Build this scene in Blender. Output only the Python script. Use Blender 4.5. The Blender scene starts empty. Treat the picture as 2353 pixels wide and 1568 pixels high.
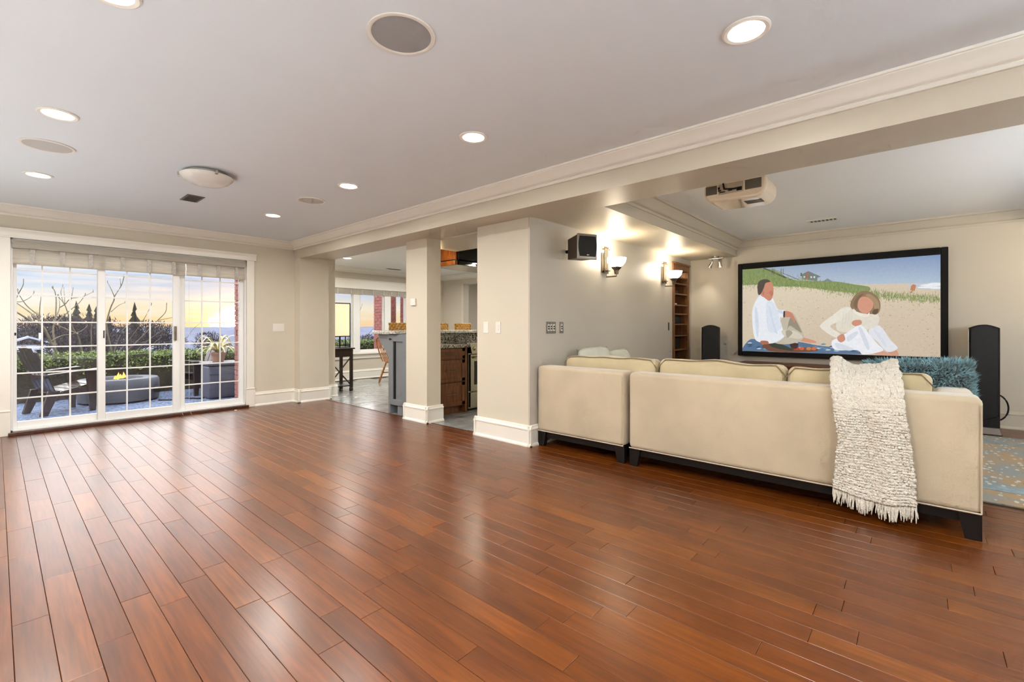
import bpy, bmesh, math, random
from mathutils import Vector, Matrix, noise

random.seed(7)
sc = bpy.context.scene
COL = sc.collection
PI = math.pi

def srgb(r, g, b):
    f = lambda c: c / 12.92 if c <= .04045 else ((c + .055) / 1.055) ** 2.4
    return (f(r / 255), f(g / 255), f(b / 255), 1)

# ------------------------------------------------------------------ camera
FPX, CXP, CYP, EYE = 1050.0, 1176.5, 750.0, 1.16
YAW = math.atan2(2105 - CXP, FPX)
cam = bpy.data.cameras.new('camera'); camo = bpy.data.objects.new('camera', cam)
COL.objects.link(camo)
cam.sensor_width = 36; cam.lens = FPX / 2353 * 36; cam.sensor_fit = 'HORIZONTAL'
cam.shift_y = -(784 - CYP) / 2353
cam.clip_start = .05; cam.clip_end = 1000
camo.location = (0, 0, EYE); camo.rotation_euler = (PI / 2, 0, YAW - PI / 2)
sc.camera = camo
FW = Vector((math.cos(YAW), math.sin(YAW), 0)); RT = Vector((math.sin(YAW), -math.cos(YAW), 0))

# ------------------------------------------------------------------ view, world
sc.view_settings.view_transform = 'Standard'; sc.view_settings.look = 'None'
sc.view_settings.exposure = 0.06; sc.view_settings.gamma = 1.0
sc.view_settings.use_curve_mapping = False
sc.cycles.use_denoising = True
sc.cycles.max_bounces = 5; sc.cycles.diffuse_bounces = 4; sc.cycles.glossy_bounces = 2
sc.cycles.use_adaptive_sampling = True; sc.cycles.adaptive_threshold = .12; sc.cycles.adaptive_min_samples = 14
sc.cycles.transmission_bounces = 3; sc.cycles.transparent_max_bounces = 10
sc.cycles.sample_clamp_indirect = 6.0
sc.cycles.caustics_reflective = False; sc.cycles.caustics_refractive = False

W = bpy.data.worlds.new('dusk_sky'); sc.world = W; W.use_nodes = True
nt = W.node_tree; nt.nodes.clear()
def N(t, **k):
    n = nt.nodes.new(t)
    for a, v in k.items(): setattr(n, a, v)
    return n
L = lambda a, b: nt.links.new(a, b)
geo = N('ShaderNodeTexCoord'); sep = N('ShaderNodeSeparateXYZ'); L(geo.outputs['Generated'], sep.inputs[0])
ramp = N('ShaderNodeValToRGB'); L(sep.outputs['Z'], ramp.inputs[0])
cr = ramp.color_ramp
cr.elements[0].position = 0.0; cr.elements[0].color = (.95, .66, .38, 1)
cr.elements[1].position = 1.0; cr.elements[1].color = (5.4, 5.6, 5.9, 1)
for p, c in ((.018, (.92, .74, .44, 1)), (.040, (.90, .82, .66, 1)), (.062, (.62, .70, .80, 1)), (.085, (.42, .59, .82, 1)),
             (.13, (2.6, 2.55, 2.5, 1)), (.25, (4.8, 4.75, 4.75, 1))):
    e = cr.elements.new(p); e.color = c
# streaky clouds
mp = N('ShaderNodeMapping'); mp.inputs['Scale'].default_value = (3, 3, 38); L(geo.outputs['Generated'], mp.inputs[0])
nz = N('ShaderNodeTexNoise'); nz.inputs['Scale'].default_value = 2.2; nz.inputs['Detail'].default_value = 4; L(mp.outputs[0], nz.inputs['Vector'])
cl = N('ShaderNodeMapRange'); L(nz.outputs['Fac'], cl.inputs[0])
cl.inputs[1].default_value = .46; cl.inputs[2].default_value = .72; cl.inputs[3].default_value = 0; cl.inputs[4].default_value = .75
mx = N('ShaderNodeMixRGB'); L(cl.outputs[0], mx.inputs[0]); L(ramp.outputs[0], mx.inputs[1]); mx.inputs[2].default_value = (.95, .88, .82, 1)
# sun glow at the horizon
sund = (FW * FPX + RT * (541 - CXP) + Vector((0, 0, -4))).normalized()
dp = N('ShaderNodeVectorMath', operation='DOT_PRODUCT'); L(geo.outputs['Generated'], dp.inputs[0]); dp.inputs[1].default_value = sund
def glow(power, col):
    m = N('ShaderNodeMath', operation='MAXIMUM'); L(dp.outputs['Value'], m.inputs[0]); m.inputs[1].default_value = 0
    p = N('ShaderNodeMath', operation='POWER'); L(m.outputs[0], p.inputs[0]); p.inputs[1].default_value = power
    c = N('ShaderNodeMixRGB'); L(p.outputs[0], c.inputs[0]); c.inputs[1].default_value = (0, 0, 0, 1); c.inputs[2].default_value = col
    return c
g1 = glow(4500, (42, 26, 8, 1)); g2 = glow(600, (1.2, .62, .16, 1)); g3 = glow(60, (.22, .10, .02, 1))
prev = mx
for g in (g1, g2, g3):
    a = N('ShaderNodeMixRGB', blend_type='ADD'); a.inputs[0].default_value = 1; L(prev.outputs[0], a.inputs[1]); L(g.outputs[0], a.inputs[2]); prev = a
bg = N('ShaderNodeBackground'); bg.inputs['Strength'].default_value = 1.0; L(prev.outputs[0], bg.inputs[0])
wo = N('ShaderNodeOutputWorld'); L(bg.outputs[0], wo.inputs[0])

POWER_DOWN = 29.0       # each recessed ceiling light
POWER_FILL_UP = 7.6          # each added floor uplight
POWER_SCONCE = 6.5     # each wall sconce
POWER_FILL = 200.0      # unit power of the added fill lamps out of view

# ------------------------------------------------------------------ materials
MATS = {}
def mk(name, col, rough=.5, metal=0.0, spec=.5, var=0.0, vscale=8.0, stretch=(1, 1, 1), bump=0.0, bscale=60.0,
       coat=0.0, coat_rough=.1, sheen=0.0, emit=None, estr=0.0, objcoord=False, col2=None, alpha=None):
    if name in MATS: return MATS[name]
    m = bpy.data.materials.new(name); m.use_nodes = True
    t = m.node_tree; b = t.nodes['Principled BSDF']
    b.inputs['Base Color'].default_value = col
    b.inputs['Roughness'].default_value = rough; b.inputs['Metallic'].default_value = metal
    b.inputs['Specular IOR Level'].default_value = spec
    b.inputs['Coat Weight'].default_value = coat; b.inputs['Coat Roughness'].default_value = coat_rough
    b.inputs['Sheen Weight'].default_value = sheen
    if emit: b.inputs['Emission Color'].default_value = emit; b.inputs['Emission Strength'].default_value = estr
    if var or bump or col2:
        tc = t.nodes.new('ShaderNodeTexCoord'); mpn = t.nodes.new('ShaderNodeMapping')
        mpn.inputs['Scale'].default_value = stretch
        gp = t.nodes.new('ShaderNodeNewGeometry')
        t.links.new(tc.outputs['Object'] if objcoord else gp.outputs['Position'], mpn.inputs[0])
    if var or col2:
        n = t.nodes.new('ShaderNodeTexNoise'); n.inputs['Scale'].default_value = vscale; n.inputs['Detail'].default_value = 2
        t.links.new(mpn.outputs[0], n.inputs['Vector'])
        r = t.nodes.new('ShaderNodeValToRGB'); t.links.new(n.outputs['Fac'], r.inputs[0])
        c2 = col2 or tuple(max(0, c * (1 - var)) for c in col[:3]) + (1,)
        c1 = tuple(min(1, c * (1 + var * .6)) for c in col[:3]) + (1,)
        r.color_ramp.elements[0].position = .32; r.color_ramp.elements[0].color = c2
        r.color_ramp.elements[1].position = .68; r.color_ramp.elements[1].color = c1 if not col2 else col
        t.links.new(r.outputs[0], b.inputs['Base Color'])
    if bump:
        n = t.nodes.new('ShaderNodeTexNoise'); n.inputs['Scale'].default_value = bscale; n.inputs['Detail'].default_value = 1
        t.links.new(mpn.outputs[0], n.inputs['Vector'])
        bp = t.nodes.new('ShaderNodeBump'); bp.inputs['Strength'].default_value = bump; bp.inputs['Distance'].default_value = .01
        t.links.new(n.outputs['Fac'], bp.inputs['Height']); t.links.new(bp.outputs[0], b.inputs['Normal'])
    MATS[name] = m
    return m

def mk_emit(name, col, s):
    m = bpy.data.materials.new(name); m.use_nodes = True; t = m.node_tree; t.nodes.clear()
    e = t.nodes.new('ShaderNodeEmission'); e.inputs[0].default_value = col; e.inputs[1].default_value = s
    o = t.nodes.new('ShaderNodeOutputMaterial'); t.links.new(e.outputs[0], o.inputs[0]); MATS[name] = m; return m

def mk_glass(name, tint=(1, 1, 1, 1)):
    m = bpy.data.materials.new(name); m.use_nodes = True; t = m.node_tree; t.nodes.clear()
    tr = t.nodes.new('ShaderNodeBsdfTransparent'); tr.inputs[0].default_value = tint
    gl = t.nodes.new('ShaderNodeBsdfGlossy'); gl.inputs['Roughness'].default_value = .02
    fr = t.nodes.new('ShaderNodeFresnel'); fr.inputs[0].default_value = 1.45
    x = t.nodes.new('ShaderNodeMixShader'); o = t.nodes.new('ShaderNodeOutputMaterial')
    t.links.new(fr.outputs[0], x.inputs[0]); t.links.new(tr.outputs[0], x.inputs[1]); t.links.new(gl.outputs[0], x.inputs[2])
    t.links.new(x.outputs[0], o.inputs[0]); MATS[name] = m; return m

def mk_wood_floor():
    m = bpy.data.materials.new('floor_wood'); m.use_nodes = True; t = m.node_tree; b = t.nodes['Principled BSDF']
    nn = t.nodes.new; lk = t.links.new
    oi = nn('ShaderNodeObjectInfo'); g = nn('ShaderNodeNewGeometry')
    ad = nn('ShaderNodeMath'); ad.operation = 'ADD'; lk(oi.outputs['Random'], ad.inputs[0]); lk(g.outputs['Random Per Island'], ad.inputs[1])
    fr = nn('ShaderNodeMath'); fr.operation = 'FRACT'; lk(ad.outputs[0], fr.inputs[0])
    off = nn('ShaderNodeVectorMath'); off.operation = 'SCALE'; off.inputs[0].default_value = (37, 91, 53); lk(fr.outputs[0], off.inputs['Scale'])
    ps = nn('ShaderNodeVectorMath'); ps.operation = 'ADD'; lk(g.outputs['Position'], ps.inputs[0]); lk(off.outputs[0], ps.inputs[1])
    def grain(scale, st, detail, dist=0.0):
        mpn = nn('ShaderNodeMapping'); mpn.inputs['Scale'].default_value = st; lk(ps.outputs[0], mpn.inputs[0])
        n = nn('ShaderNodeTexNoise'); n.inputs['Scale'].default_value = scale; n.inputs['Detail'].default_value = detail
        n.inputs['Distortion'].default_value = dist; lk(mpn.outputs[0], n.inputs['Vector']); return n
    fine = grain(9, (8, .45, 1), 5, .5); broad = grain(2.2, (4.5, .7, 1), 2, .6)
    tone = nn('ShaderNodeValToRGB'); lk(fr.outputs[0], tone.inputs[0])
    el = tone.color_ramp
    el.elements[0].position = 0; el.elements[0].color = srgb(104, 52, 6)
    el.elements[1].position = 1; el.elements[1].color = srgb(134, 74, 11)
    for p, c in ((.3, srgb(109, 55, 7)), (.6, srgb(113, 58, 7)), (.85, srgb(119, 62, 8))):
        e = el.elements.new(p); e.color = c
    r1 = nn('ShaderNodeValToRGB'); lk(fine.outputs['Fac'], r1.inputs[0])
    r1.color_ramp.elements[0].position = .3; r1.color_ramp.elements[0].color = (.58, .52, .48, 1)
    r1.color_ramp.elements[1].position = .7; r1.color_ramp.elements[1].color = (1.0, 1.0, 1.0, 1)
    r2 = nn('ShaderNodeValToRGB'); lk(broad.outputs['Fac'], r2.inputs[0])
    r2.color_ramp.elements[0].position = .3; r2.color_ramp.elements[0].color = (.66, .63, .60, 1)
    r2.color_ramp.elements[1].position = .72; r2.color_ramp.elements[1].color = (1.08, 1.06, 1.02, 1)
    m1 = nn('ShaderNodeMixRGB'); m1.blend_type = 'MULTIPLY'; m1.inputs[0].default_value = 1; lk(tone.outputs[0], m1.inputs[1]); lk(r1.outputs[0], m1.inputs[2])
    m2 = nn('ShaderNodeMixRGB'); m2.blend_type = 'MULTIPLY'; m2.inputs[0].default_value = 1; lk(m1.outputs[0], m2.inputs[1]); lk(r2.outputs[0], m2.inputs[2])
    lk(m2.outputs[0], b.inputs['Base Color'])
    b.inputs['Roughness'].default_value = .5; b.inputs['Specular IOR Level'].default_value = .05
    b.inputs['Coat Weight'].default_value = 1.0; b.inputs['Coat Roughness'].default_value = .285; b.inputs['Coat IOR'].default_value = 1.47
    MATS['floor_wood'] = m; return m

def mk_granite(name, c1, c2, c3):
    m = bpy.data.materials.new(name); m.use_nodes = True; t = m.node_tree; b = t.nodes['Principled BSDF']
    g = t.nodes.new('ShaderNodeNewGeometry'); v = t.nodes.new('ShaderNodeTexVoronoi'); v.inputs['Scale'].default_value = 70
    t.links.new(g.outputs['Position'], v.inputs['Vector'])
    sx = t.nodes.new('ShaderNodeSeparateColor'); t.links.new(v.outputs['Color'], sx.inputs[0])
    r = t.nodes.new('ShaderNodeValToRGB'); t.links.new(sx.outputs[0], r.inputs[0]); r.color_ramp.interpolation = 'CONSTANT'
    r.color_ramp.elements[0].color = c1; r.color_ramp.elements[1].position = .35; r.color_ramp.elements[1].color = c2
    e = r.color_ramp.elements.new(.75); e.color = c3
    t.links.new(r.outputs[0], b.inputs['Base Color']); b.inputs['Roughness'].default_value = .15
    MATS[name] = m; return m

def mk_voronoi(name, cols, scale, rough=.8, bump=.6, pos=True):
    m = bpy.data.materials.new(name); m.use_nodes = True; t = m.node_tree; b = t.nodes['Principled BSDF']
    g = t.nodes.new('ShaderNodeNewGeometry'); v = t.nodes.new('ShaderNodeTexVoronoi'); v.inputs['Scale'].default_value = scale
    t.links.new(g.outputs['Position'], v.inputs['Vector'])
    sx = t.nodes.new('ShaderNodeSeparateColor'); t.links.new(v.outputs['Color'], sx.inputs[0])
    r = t.nodes.new('ShaderNodeValToRGB'); t.links.new(sx.outputs[0], r.inputs[0])
    r.color_ramp.elements[0].color = cols[0]; r.color_ramp.elements[1].color = cols[-1]
    for i, c in enumerate(cols[1:-1]): e = r.color_ramp.elements.new((i + 1) / (len(cols) - 1)); e.color = c
    t.links.new(r.outputs[0], b.inputs['Base Color']); b.inputs['Roughness'].default_value = rough
    bp = t.nodes.new('ShaderNodeBump'); bp.inputs['Strength'].default_value = bump; bp.inputs['Distance'].default_value = .006; bp.invert = True
    t.links.new(v.outputs['Distance'], bp.inputs['Height']); t.links.new(bp.outputs[0], b.inputs['Normal'])
    MATS[name] = m; return m

def mk_wood(name, c1, c2, rough=.35, st=(3, 3, 3), spec=.5, scale=6):
    m = mk(name, c1, rough, spec=spec, col2=c2, vscale=scale, stretch=st); return m

CEIL = mk('bounce_balanced_ceiling_paint', (.79, .85, .90, 1), .75, var=.02, vscale=.6)  # cool tint painted in to offset the orange bounce from the floor
CEILN = mk('plain_white_ceiling_paint', (.88, .88, .88, 1), .7, var=.02, vscale=.6)
WALL = mk('beige_wall_paint', srgb(212, 204, 186), .65, var=.03, vscale=.8)
WALLG = mk('grey_satin_wall_paint', srgb(197, 191, 181), .36, spec=.5, var=.05, vscale=1.2, stretch=(1, 1, .3))
WALLT = mk('taupe_wall_paint', srgb(206, 197, 182), .5, var=.03, vscale=.9)
SOFF = mk('soffit_satin_paint', srgb(200, 190, 172), .45, var=.02, vscale=.8)
WHITE = mk('white_trim_paint', srgb(238, 234, 224), .4, var=.02, vscale=2)
VINYL = mk('white_vinyl', srgb(236, 236, 234), .35, var=.02, vscale=3)
DARKW = mk('dark_threshold_wood', srgb(70, 36, 22), .35, var=.25, vscale=14, stretch=(.3, 3, 3))
def translucent(m, fac=.5):
    t = m.node_tree; b = t.nodes['Principled BSDF']; o = t.nodes['Material Output']
    tr = t.nodes.new('ShaderNodeBsdfTranslucent'); x = t.nodes.new('ShaderNodeMixShader'); x.inputs[0].default_value = fac
    src = b.inputs['Base Color'].links
    if src: t.links.new(src[0].from_socket, tr.inputs[0])
    else: tr.inputs[0].default_value = b.inputs['Base Color'].default_value
    t.links.new(b.outputs[0], x.inputs[1]); t.links.new(tr.outputs[0], x.inputs[2]); t.links.new(x.outputs[0], o.inputs[0]); return m
BLIND = mk('woven_blind_fabric', srgb(236, 230, 218), .85, var=.10, vscale=30, stretch=(.2, 1, 6), bump=.3, bscale=120)
TAPE = mk('blind_ladder_tape', srgb(188, 184, 176), .85, var=.22, vscale=60)
BRONZE = mk('bronze_metal', srgb(122, 108, 92), .35, .8, var=.1)
CHROME = mk('brushed_nickel', srgb(200, 196, 188), .22, 1.0, var=.04)
BLACKM = mk('black_metal', srgb(28, 26, 25), .4, .6, var=.1)
BLACKP = mk('black_plastic', srgb(18, 17, 17), .45, spec=.3, var=.1, vscale=20)
WHITEP = mk('white_plastic', srgb(235, 231, 222), .35, var=.02)
GRILLEP = mk('pale_speaker_grille', srgb(196, 194, 190), .7, var=.05, vscale=400, bump=.2, bscale=900)
GRILLE = mk('grey_speaker_grille', srgb(160, 160, 160), .7, var=.06, vscale=400, bump=.2, bscale=900)
GLOW = mk_emit('lamp_lens_glow', (1, .96, .88, 1), 14)
GLASS = mk_glass('clear_window_glass')
FROST = mk('frosted_glass', srgb(226, 224, 216), .25, var=.04, vscale=6, coat=.4)
SOFA = mk('beige_microfibre', srgb(192, 176, 150), .85, var=.10, vscale=3.0, sheen=.5, bump=.12, bscale=220)
CUSH = mk('cream_cushion_fabric', srgb(192, 176, 142), .85, var=.08, vscale=6, sheen=.4, bump=.15, bscale=120)
PIPE = mk('cushion_piping', srgb(140, 124, 92), .8, var=.1)
ESPR = mk('espresso_wood', srgb(18, 11, 8), .5, spec=.25, var=.25, vscale=20, stretch=(1, .3, 1))
translucent(BLIND, .6)
FLOOR = mk_wood_floor()
SUB = mk('subfloor_dark', srgb(46, 24, 12), .8, var=.2)
SLATE = mk('slate_tile', srgb(146, 149, 147), .24, var=.28, vscale=4.5, bump=.35, bscale=9, coat=.3)
GROUT = mk('grey_grout', srgb(96, 94, 90), .9, var=.1)
GRAN = mk_granite('speckled_granite', srgb(60, 54, 48), srgb(150, 142, 128), srgb(200, 194, 180))
GRANW = mk_granite('pale_granite', srgb(150, 146, 140), srgb(198, 194, 186), srgb(224, 220, 214))
GREYC = mk('grey_cabinet_paint', srgb(120, 124, 128), .35, var=.05, vscale=3)
CHERRY = mk_wood('brown_cherry_cabinet', srgb(122, 74, 38), srgb(90, 50, 24), .35, (6, 6, .8))
HONEY = mk_wood('honey_oak', srgb(190, 126, 58), srgb(150, 92, 36), .4, (8, 8, .8))
AMBER = mk_wood('amber_wood', srgb(176, 104, 36), srgb(128, 66, 20), .4, (6, 6, 1))
WICKER = mk('woven_seagrass', srgb(214, 166, 84), .8, var=.35, vscale=70, bump=.8, bscale=90)
STEEL = mk('stainless_steel', srgb(186, 178, 160), .25, 1.0, var=.06, vscale=4, stretch=(1, 1, 20))
BLKGL = mk('black_oven_glass', srgb(22, 22, 22), .08, var=.05)
DKBRN = mk_wood('dark_brown_wood', srgb(50, 36, 28), srgb(34, 23, 18), .4, (5, 5, 1))
SHADE = mk('lit_linen_shade', srgb(245, 230, 195), .8, emit=(1, .80, .50, 1), estr=.55, var=.04, vscale=30)
FRAMEB = mk('black_velvet_frame', srgb(24, 23, 23), .75, spec=.2, var=.1, vscale=10)
TOWER = mk('black_ash_speaker', srgb(24, 21, 20), .6, spec=.25, var=.12, vscale=8, stretch=(4, 4, .5))
BOOKW = mk_wood('walnut_bookcase', srgb(128, 84, 44), srgb(96, 58, 28), .4, (6, 6, .8))
PROJ = mk('ivory_glossy_plastic', srgb(226, 208, 182), .12, var=.02, coat=.5)
GREYD = mk('dark_grey_plastic', srgb(92, 84, 72), .5, var=.08)
OPAL = mk('lit_opal_glass', srgb(250, 244, 232), .4, emit=(1, .86, .64, 1), estr=14)
FILL_GLOBE = mk('fill_lamp_globe', srgb(250, 248, 240), .4, emit=(1, .96, .9, 1), estr=4.0)  # globe glow of the added fill lamps
FURC = mk('teal_sheepskin', srgb(126, 168, 178), .9, var=.6, vscale=16, sheen=.6)
PALE = mk('pale_blue_linen', srgb(208, 210, 198), .85, var=.06, vscale=10, bump=.2, bscale=200)
THROW = mk('chunky_cream_wool', srgb(222, 216, 202), .95, var=.10, vscale=60, sheen=.4, bump=.9, bscale=130)
BRICK = mk('red_brick', srgb(150, 92, 84), .85, var=.25, vscale=14, bump=.4, bscale=60)
MORTAR = mk('grey_mortar', srgb(150, 140, 136), .9, var=.1)
PATIO = mk_voronoi('exposed_aggregate', [srgb(26, 34, 52), srgb(68, 82, 110), srgb(112, 130, 160), srgb(44, 54, 78)], 42, .75, .9)
CONC = mk('dark_concrete', srgb(74, 78, 88), .6, var=.25, vscale=5, bump=.2, bscale=40)
ADIR = mk('dark_brown_chair_slat', srgb(46, 37, 36), .3, var=.15, vscale=10, stretch=(1, 6, 6), coat=.4)
BINM = mk('slate_grey_resin', srgb(74, 76, 92), .5, var=.12, vscale=6)
POTM = mk('terracotta_grey_pot', srgb(150, 112, 98), .7, var=.12)
LEAFV = mk('variegated_leaf', srgb(222, 200, 150), .5, var=.35, vscale=18, col2=srgb(120, 130, 70))
HEDGE = mk('hedge_leaf', srgb(122, 140, 72), .6, col2=srgb(58, 76, 38), vscale=7)
HEDGEC = mk('hedge_core', srgb(44, 42, 30), .95, var=.5, vscale=7, bump=.8, bscale=20)
BARK = mk('bare_branch_bark', srgb(92, 84, 70), .85, var=.25, vscale=12)
CONIF = mk('conifer_green', srgb(60, 56, 46), .9, var=.4, vscale=1.5)
BROAD = mk('winter_shrub', srgb(58, 52, 56), .95, var=.55, vscale=1.6, bump=.8, bscale=4)
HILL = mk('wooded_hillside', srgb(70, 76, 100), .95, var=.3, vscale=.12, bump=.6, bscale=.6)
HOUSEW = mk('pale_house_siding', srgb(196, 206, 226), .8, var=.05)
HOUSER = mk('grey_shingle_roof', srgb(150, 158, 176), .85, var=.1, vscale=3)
LAWN = mk('dull_lawn', srgb(110, 116, 110), .95, var=.3, vscale=2)

# ------------------------------------------------------------------ mesh builder
class MB:
    def __init__(s): s.v = []; s.f = []; s.c = None
    def quad(s, a, b, c, d):
        n = len(s.v); s.v += [tuple(a), tuple(b), tuple(c), tuple(d)]; s.f.append((n, n + 1, n + 2, n + 3)); return s
    def box(s, x0, y0, z0, x1, y1, z1):
        x0, x1 = min(x0, x1), max(x0, x1); y0, y1 = min(y0, y1), max(y0, y1); z0, z1 = min(z0, z1), max(z0, z1)
        n = len(s.v)
        s.v += [(x0, y0, z0), (x1, y0, z0), (x1, y1, z0), (x0, y1, z0), (x0, y0, z1), (x1, y0, z1), (x1, y1, z1), (x0, y1, z1)]
        s.f += [(n, n + 3, n + 2, n + 1), (n + 4, n + 5, n + 6, n + 7), (n, n + 1, n + 5, n + 4), (n + 1, n + 2, n + 6, n + 5), (n + 2, n + 3, n + 7, n + 6), (n + 3, n, n + 4, n + 7)]
        return s
    def hull8(s, lo, hi):
        n = len(s.v); s.v += [tuple(p) for p in lo] + [tuple(p) for p in hi]
        s.f += [(n, n + 3, n + 2, n + 1), (n + 4, n + 5, n + 6, n + 7), (n, n + 1, n + 5, n + 4), (n + 1, n + 2, n + 6, n + 5), (n + 2, n + 3, n + 7, n + 6), (n + 3, n, n + 4, n + 7)]
        return s
    def prism(s, poly, fn, a, b):
        k = len(poly); n = len(s.v)
        s.v += [tuple(fn(p, a)) for p in poly] + [tuple(fn(p, b)) for p in poly]
        s.f.append(tuple(range(n + k - 1, n - 1, -1))); s.f.append(tuple(range(n + k, n + 2 * k)))
        for i in range(k): j = (i + 1) % k; s.f.append((n + i, n + j, n + k + j, n + k + i))
        return s
    def tube(s, pts, r, k=8, cap=True):
        pts = [Vector(p) for p in pts]; m = len(pts); rr = r if isinstance(r, (list, tuple)) else [r] * m
        n0 = len(s.v); up = Vector((0, 0, 1))
        for i, p in enumerate(pts):
            d = (pts[min(i + 1, m - 1)] - pts[max(i - 1, 0)]).normalized()
            ref = up if abs(d.z) < .9 else Vector((1, 0, 0))
            u = d.cross(ref).normalized(); w = d.cross(u)
            for q in range(k):
                a = 2 * PI * q / k; s.v.append(tuple(p + (u * math.cos(a) + w * math.sin(a)) * rr[i]))
        for i in range(m - 1):
            for q in range(k):
                q2 = (q + 1) % k; a = n0 + i * k
                s.f.append((a + q, a + k + q, a + k + q2, a + q2))
        if cap:
            s.f.append(tuple(n0 + q for q in range(k))); s.f.append(tuple(n0 + (m - 1) * k + q for q in range(k - 1, -1, -1)))
        return s
    def lathe(s, prof, c=(0, 0, 0), k=24, axis='z', a0=0, a1=2 * PI, cap=True):
        n0 = len(s.v); m = len(prof); full = abs(a1 - a0 - 2 * PI) < 1e-6; kk = k if full else k + 1
        for r, z in prof:
            for q in range(kk):
                a = a0 + (a1 - a0) * q / k; x, y = r * math.cos(a), r * math.sin(a)
                p = {'z': (x, y, z), 'x': (z, x, y), 'y': (y, z, x)}[axis]
                s.v.append((c[0] + p[0], c[1] + p[1], c[2] + p[2]))
        for i in range(m - 1):
            for q in range(k):
                q2 = (q + 1) % kk
                s.f.append((n0 + i * kk + q, n0 + i * kk + q2, n0 + (i + 1) * kk + q2, n0 + (i + 1) * kk + q))
        if full and cap:
            if prof[0][0] > 1e-5: s.f.append(tuple(n0 + q for q in range(k - 1, -1, -1)))
            if prof[-1][0] > 1e-5: s.f.append(tuple(n0 + (m - 1) * k + q for q in range(k)))
        return s
    def grid(s, fn, nu, nv, close_u=False):
        n0 = len(s.v)
        for i in range(nu + 1):
            for j in range(nv + 1): s.v.append(tuple(fn(i / nu, j / nv)))
        for i in range(nu):
            for j in range(nv):
                a = n0 + i * (nv + 1) + j; s.f.append((a, a + nv + 1, a + nv + 2, a + 1))
        return s
    def xf(s, M, start=0):
        for i in range(start, len(s.v)): s.v[i] = tuple(M @ Vector(s.v[i]))
        return s
    def mesh(s, name, mat, smooth=0, fix=True):
        me = bpy.data.meshes.new(name); me.from_pydata(s.v, [], s.f)
        if fix:
            bm = bmesh.new(); bm.from_mesh(me)
            if smooth: bmesh.ops.remove_doubles(bm, verts=bm.verts, dist=1e-5)
            bmesh.ops.recalc_face_normals(bm, faces=bm.faces); bm.to_mesh(me); bm.free()
        for mm in (mat if isinstance(mat, (list, tuple)) else [mat]): me.materials.append(mm)
        if smooth:
            me.polygons.foreach_set('use_smooth', [True] * len(me.polygons)); me.set_sharp_from_angle(angle=math.radians(smooth))
        me.update(); return me
    def build(s, name, mat, parent=None, smooth=0, bevel=0.0, seg=2, fix=True, **tags):
        return link(name, s.mesh(name, mat, smooth, fix), parent, bevel, seg, **tags)

def link(name, me, parent=None, bevel=0.0, seg=2, **tags):
    o = bpy.data.objects.new(name, me); COL.objects.link(o)
    if bevel:
        b = o.modifiers.new('bevel', 'BEVEL'); b.width = bevel; b.segments = seg; b.limit_method = 'ANGLE'; b.angle_limit = math.radians(40)
    if parent is not None:
        o.parent = parent; o.matrix_parent_inverse = MW(parent).inverted()
    tag(o, **tags); return o

def MW(o):
    m = Matrix.LocRotScale(o.location, o.rotation_euler, o.scale)
    return MW(o.parent) @ o.matrix_parent_inverse @ m if o.parent else m

def tag(o, label=None, cat=None, group=None, kind=None):
    if label: o['label'] = label
    if cat: o['category'] = cat
    if group: o['group'] = group
    if kind: o['kind'] = kind
    return o

def thing(name, loc, label=None, cat=None, group=None, kind=None, rz=0):
    o = bpy.data.objects.new(name, None); COL.objects.link(o); o.location = loc; o.rotation_euler = (0, 0, rz)
    o.empty_display_size = .05
    return tag(o, label, cat, group, kind)

def dup(o, loc=None, rz=None, parent=None, label=None):
    c = o.copy(); COL.objects.link(c)
    if parent is not None: c.parent = parent; c.matrix_parent_inverse = o.matrix_parent_inverse.copy()
    if loc is not None: c.location = loc
    if rz is not None: c.rotation_euler = (0, 0, rz)
    if label: c['label'] = label
    for ch in list(o.children):
        if ch.name in bpy.data.objects: dup(ch, parent=c)
    return c

def at(px, py, Y):
    d = FW * FPX + RT * (px - CXP) + Vector((0, 0, CYP - py)); t = Y / d.y
    return Vector((0, 0, EYE)) + d * t

def pill(mb, sx, sy, sz, puff=1.0, nu=14, nv=14, seed=0, M=None):
    """closed pillow with pinched corners, centred, thickness sz"""
    st = len(mb.v)
    for sgn in (1, -1):
        def fn(u, v, sgn=sgn):
            a, b = u * 2 - 1, v * 2 - 1
            h = (max(0, 1 - abs(a) ** 3.2) * max(0, 1 - abs(b) ** 3.2)) ** .5
            pin = 1 - .07 * (abs(a) * abs(b)) ** 2 * 2 + .0
            w = noise.noise(Vector((a * 2 + seed, b * 2, sgn + seed))) * .10
            edge = 1 - .05 * (1 - abs(b) ** 2) * (abs(a) > .99) - .05 * (1 - abs(a) ** 2) * (abs(b) > .99)
            return Vector((a * sx / 2 * pin * edge, b * sy / 2 * pin * edge, sgn * sz / 2 * h * puff * (1 + w)))
        mb.grid(fn, nu, nv)
    if M is not None: mb.xf(M, st)
    return mb

def rbox(mb, x0, y0, z0, x1, y1, z1, r=.05, n=4):
    """rounded box (superellipsoid-like soft upholstery block)"""
    cx, cy, cz = (x0 + x1) / 2, (y0 + y1) / 2, (z0 + z1) / 2; hx, hy, hz = (x1 - x0) / 2, (y1 - y0) / 2, (z1 - z0) / 2
    bm = bmesh.new(); bmesh.ops.create_cube(bm, size=2)
    for v in bm.verts: v.co = Vector((cx + v.co.x * hx, cy + v.co.y * hy, cz + v.co.z * hz))
    bmesh.ops.bevel(bm, geom=list(bm.edges), offset=r, segments=n, profile=.5, affect='EDGES')
    n0 = len(mb.v); bm.verts.index_update()
    mb.v += [tuple(v.co) for v in bm.verts]; mb.f += [tuple(n0 + v.index for v in f.verts) for f in bm.faces]; bm.free()
    return mb
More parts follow.
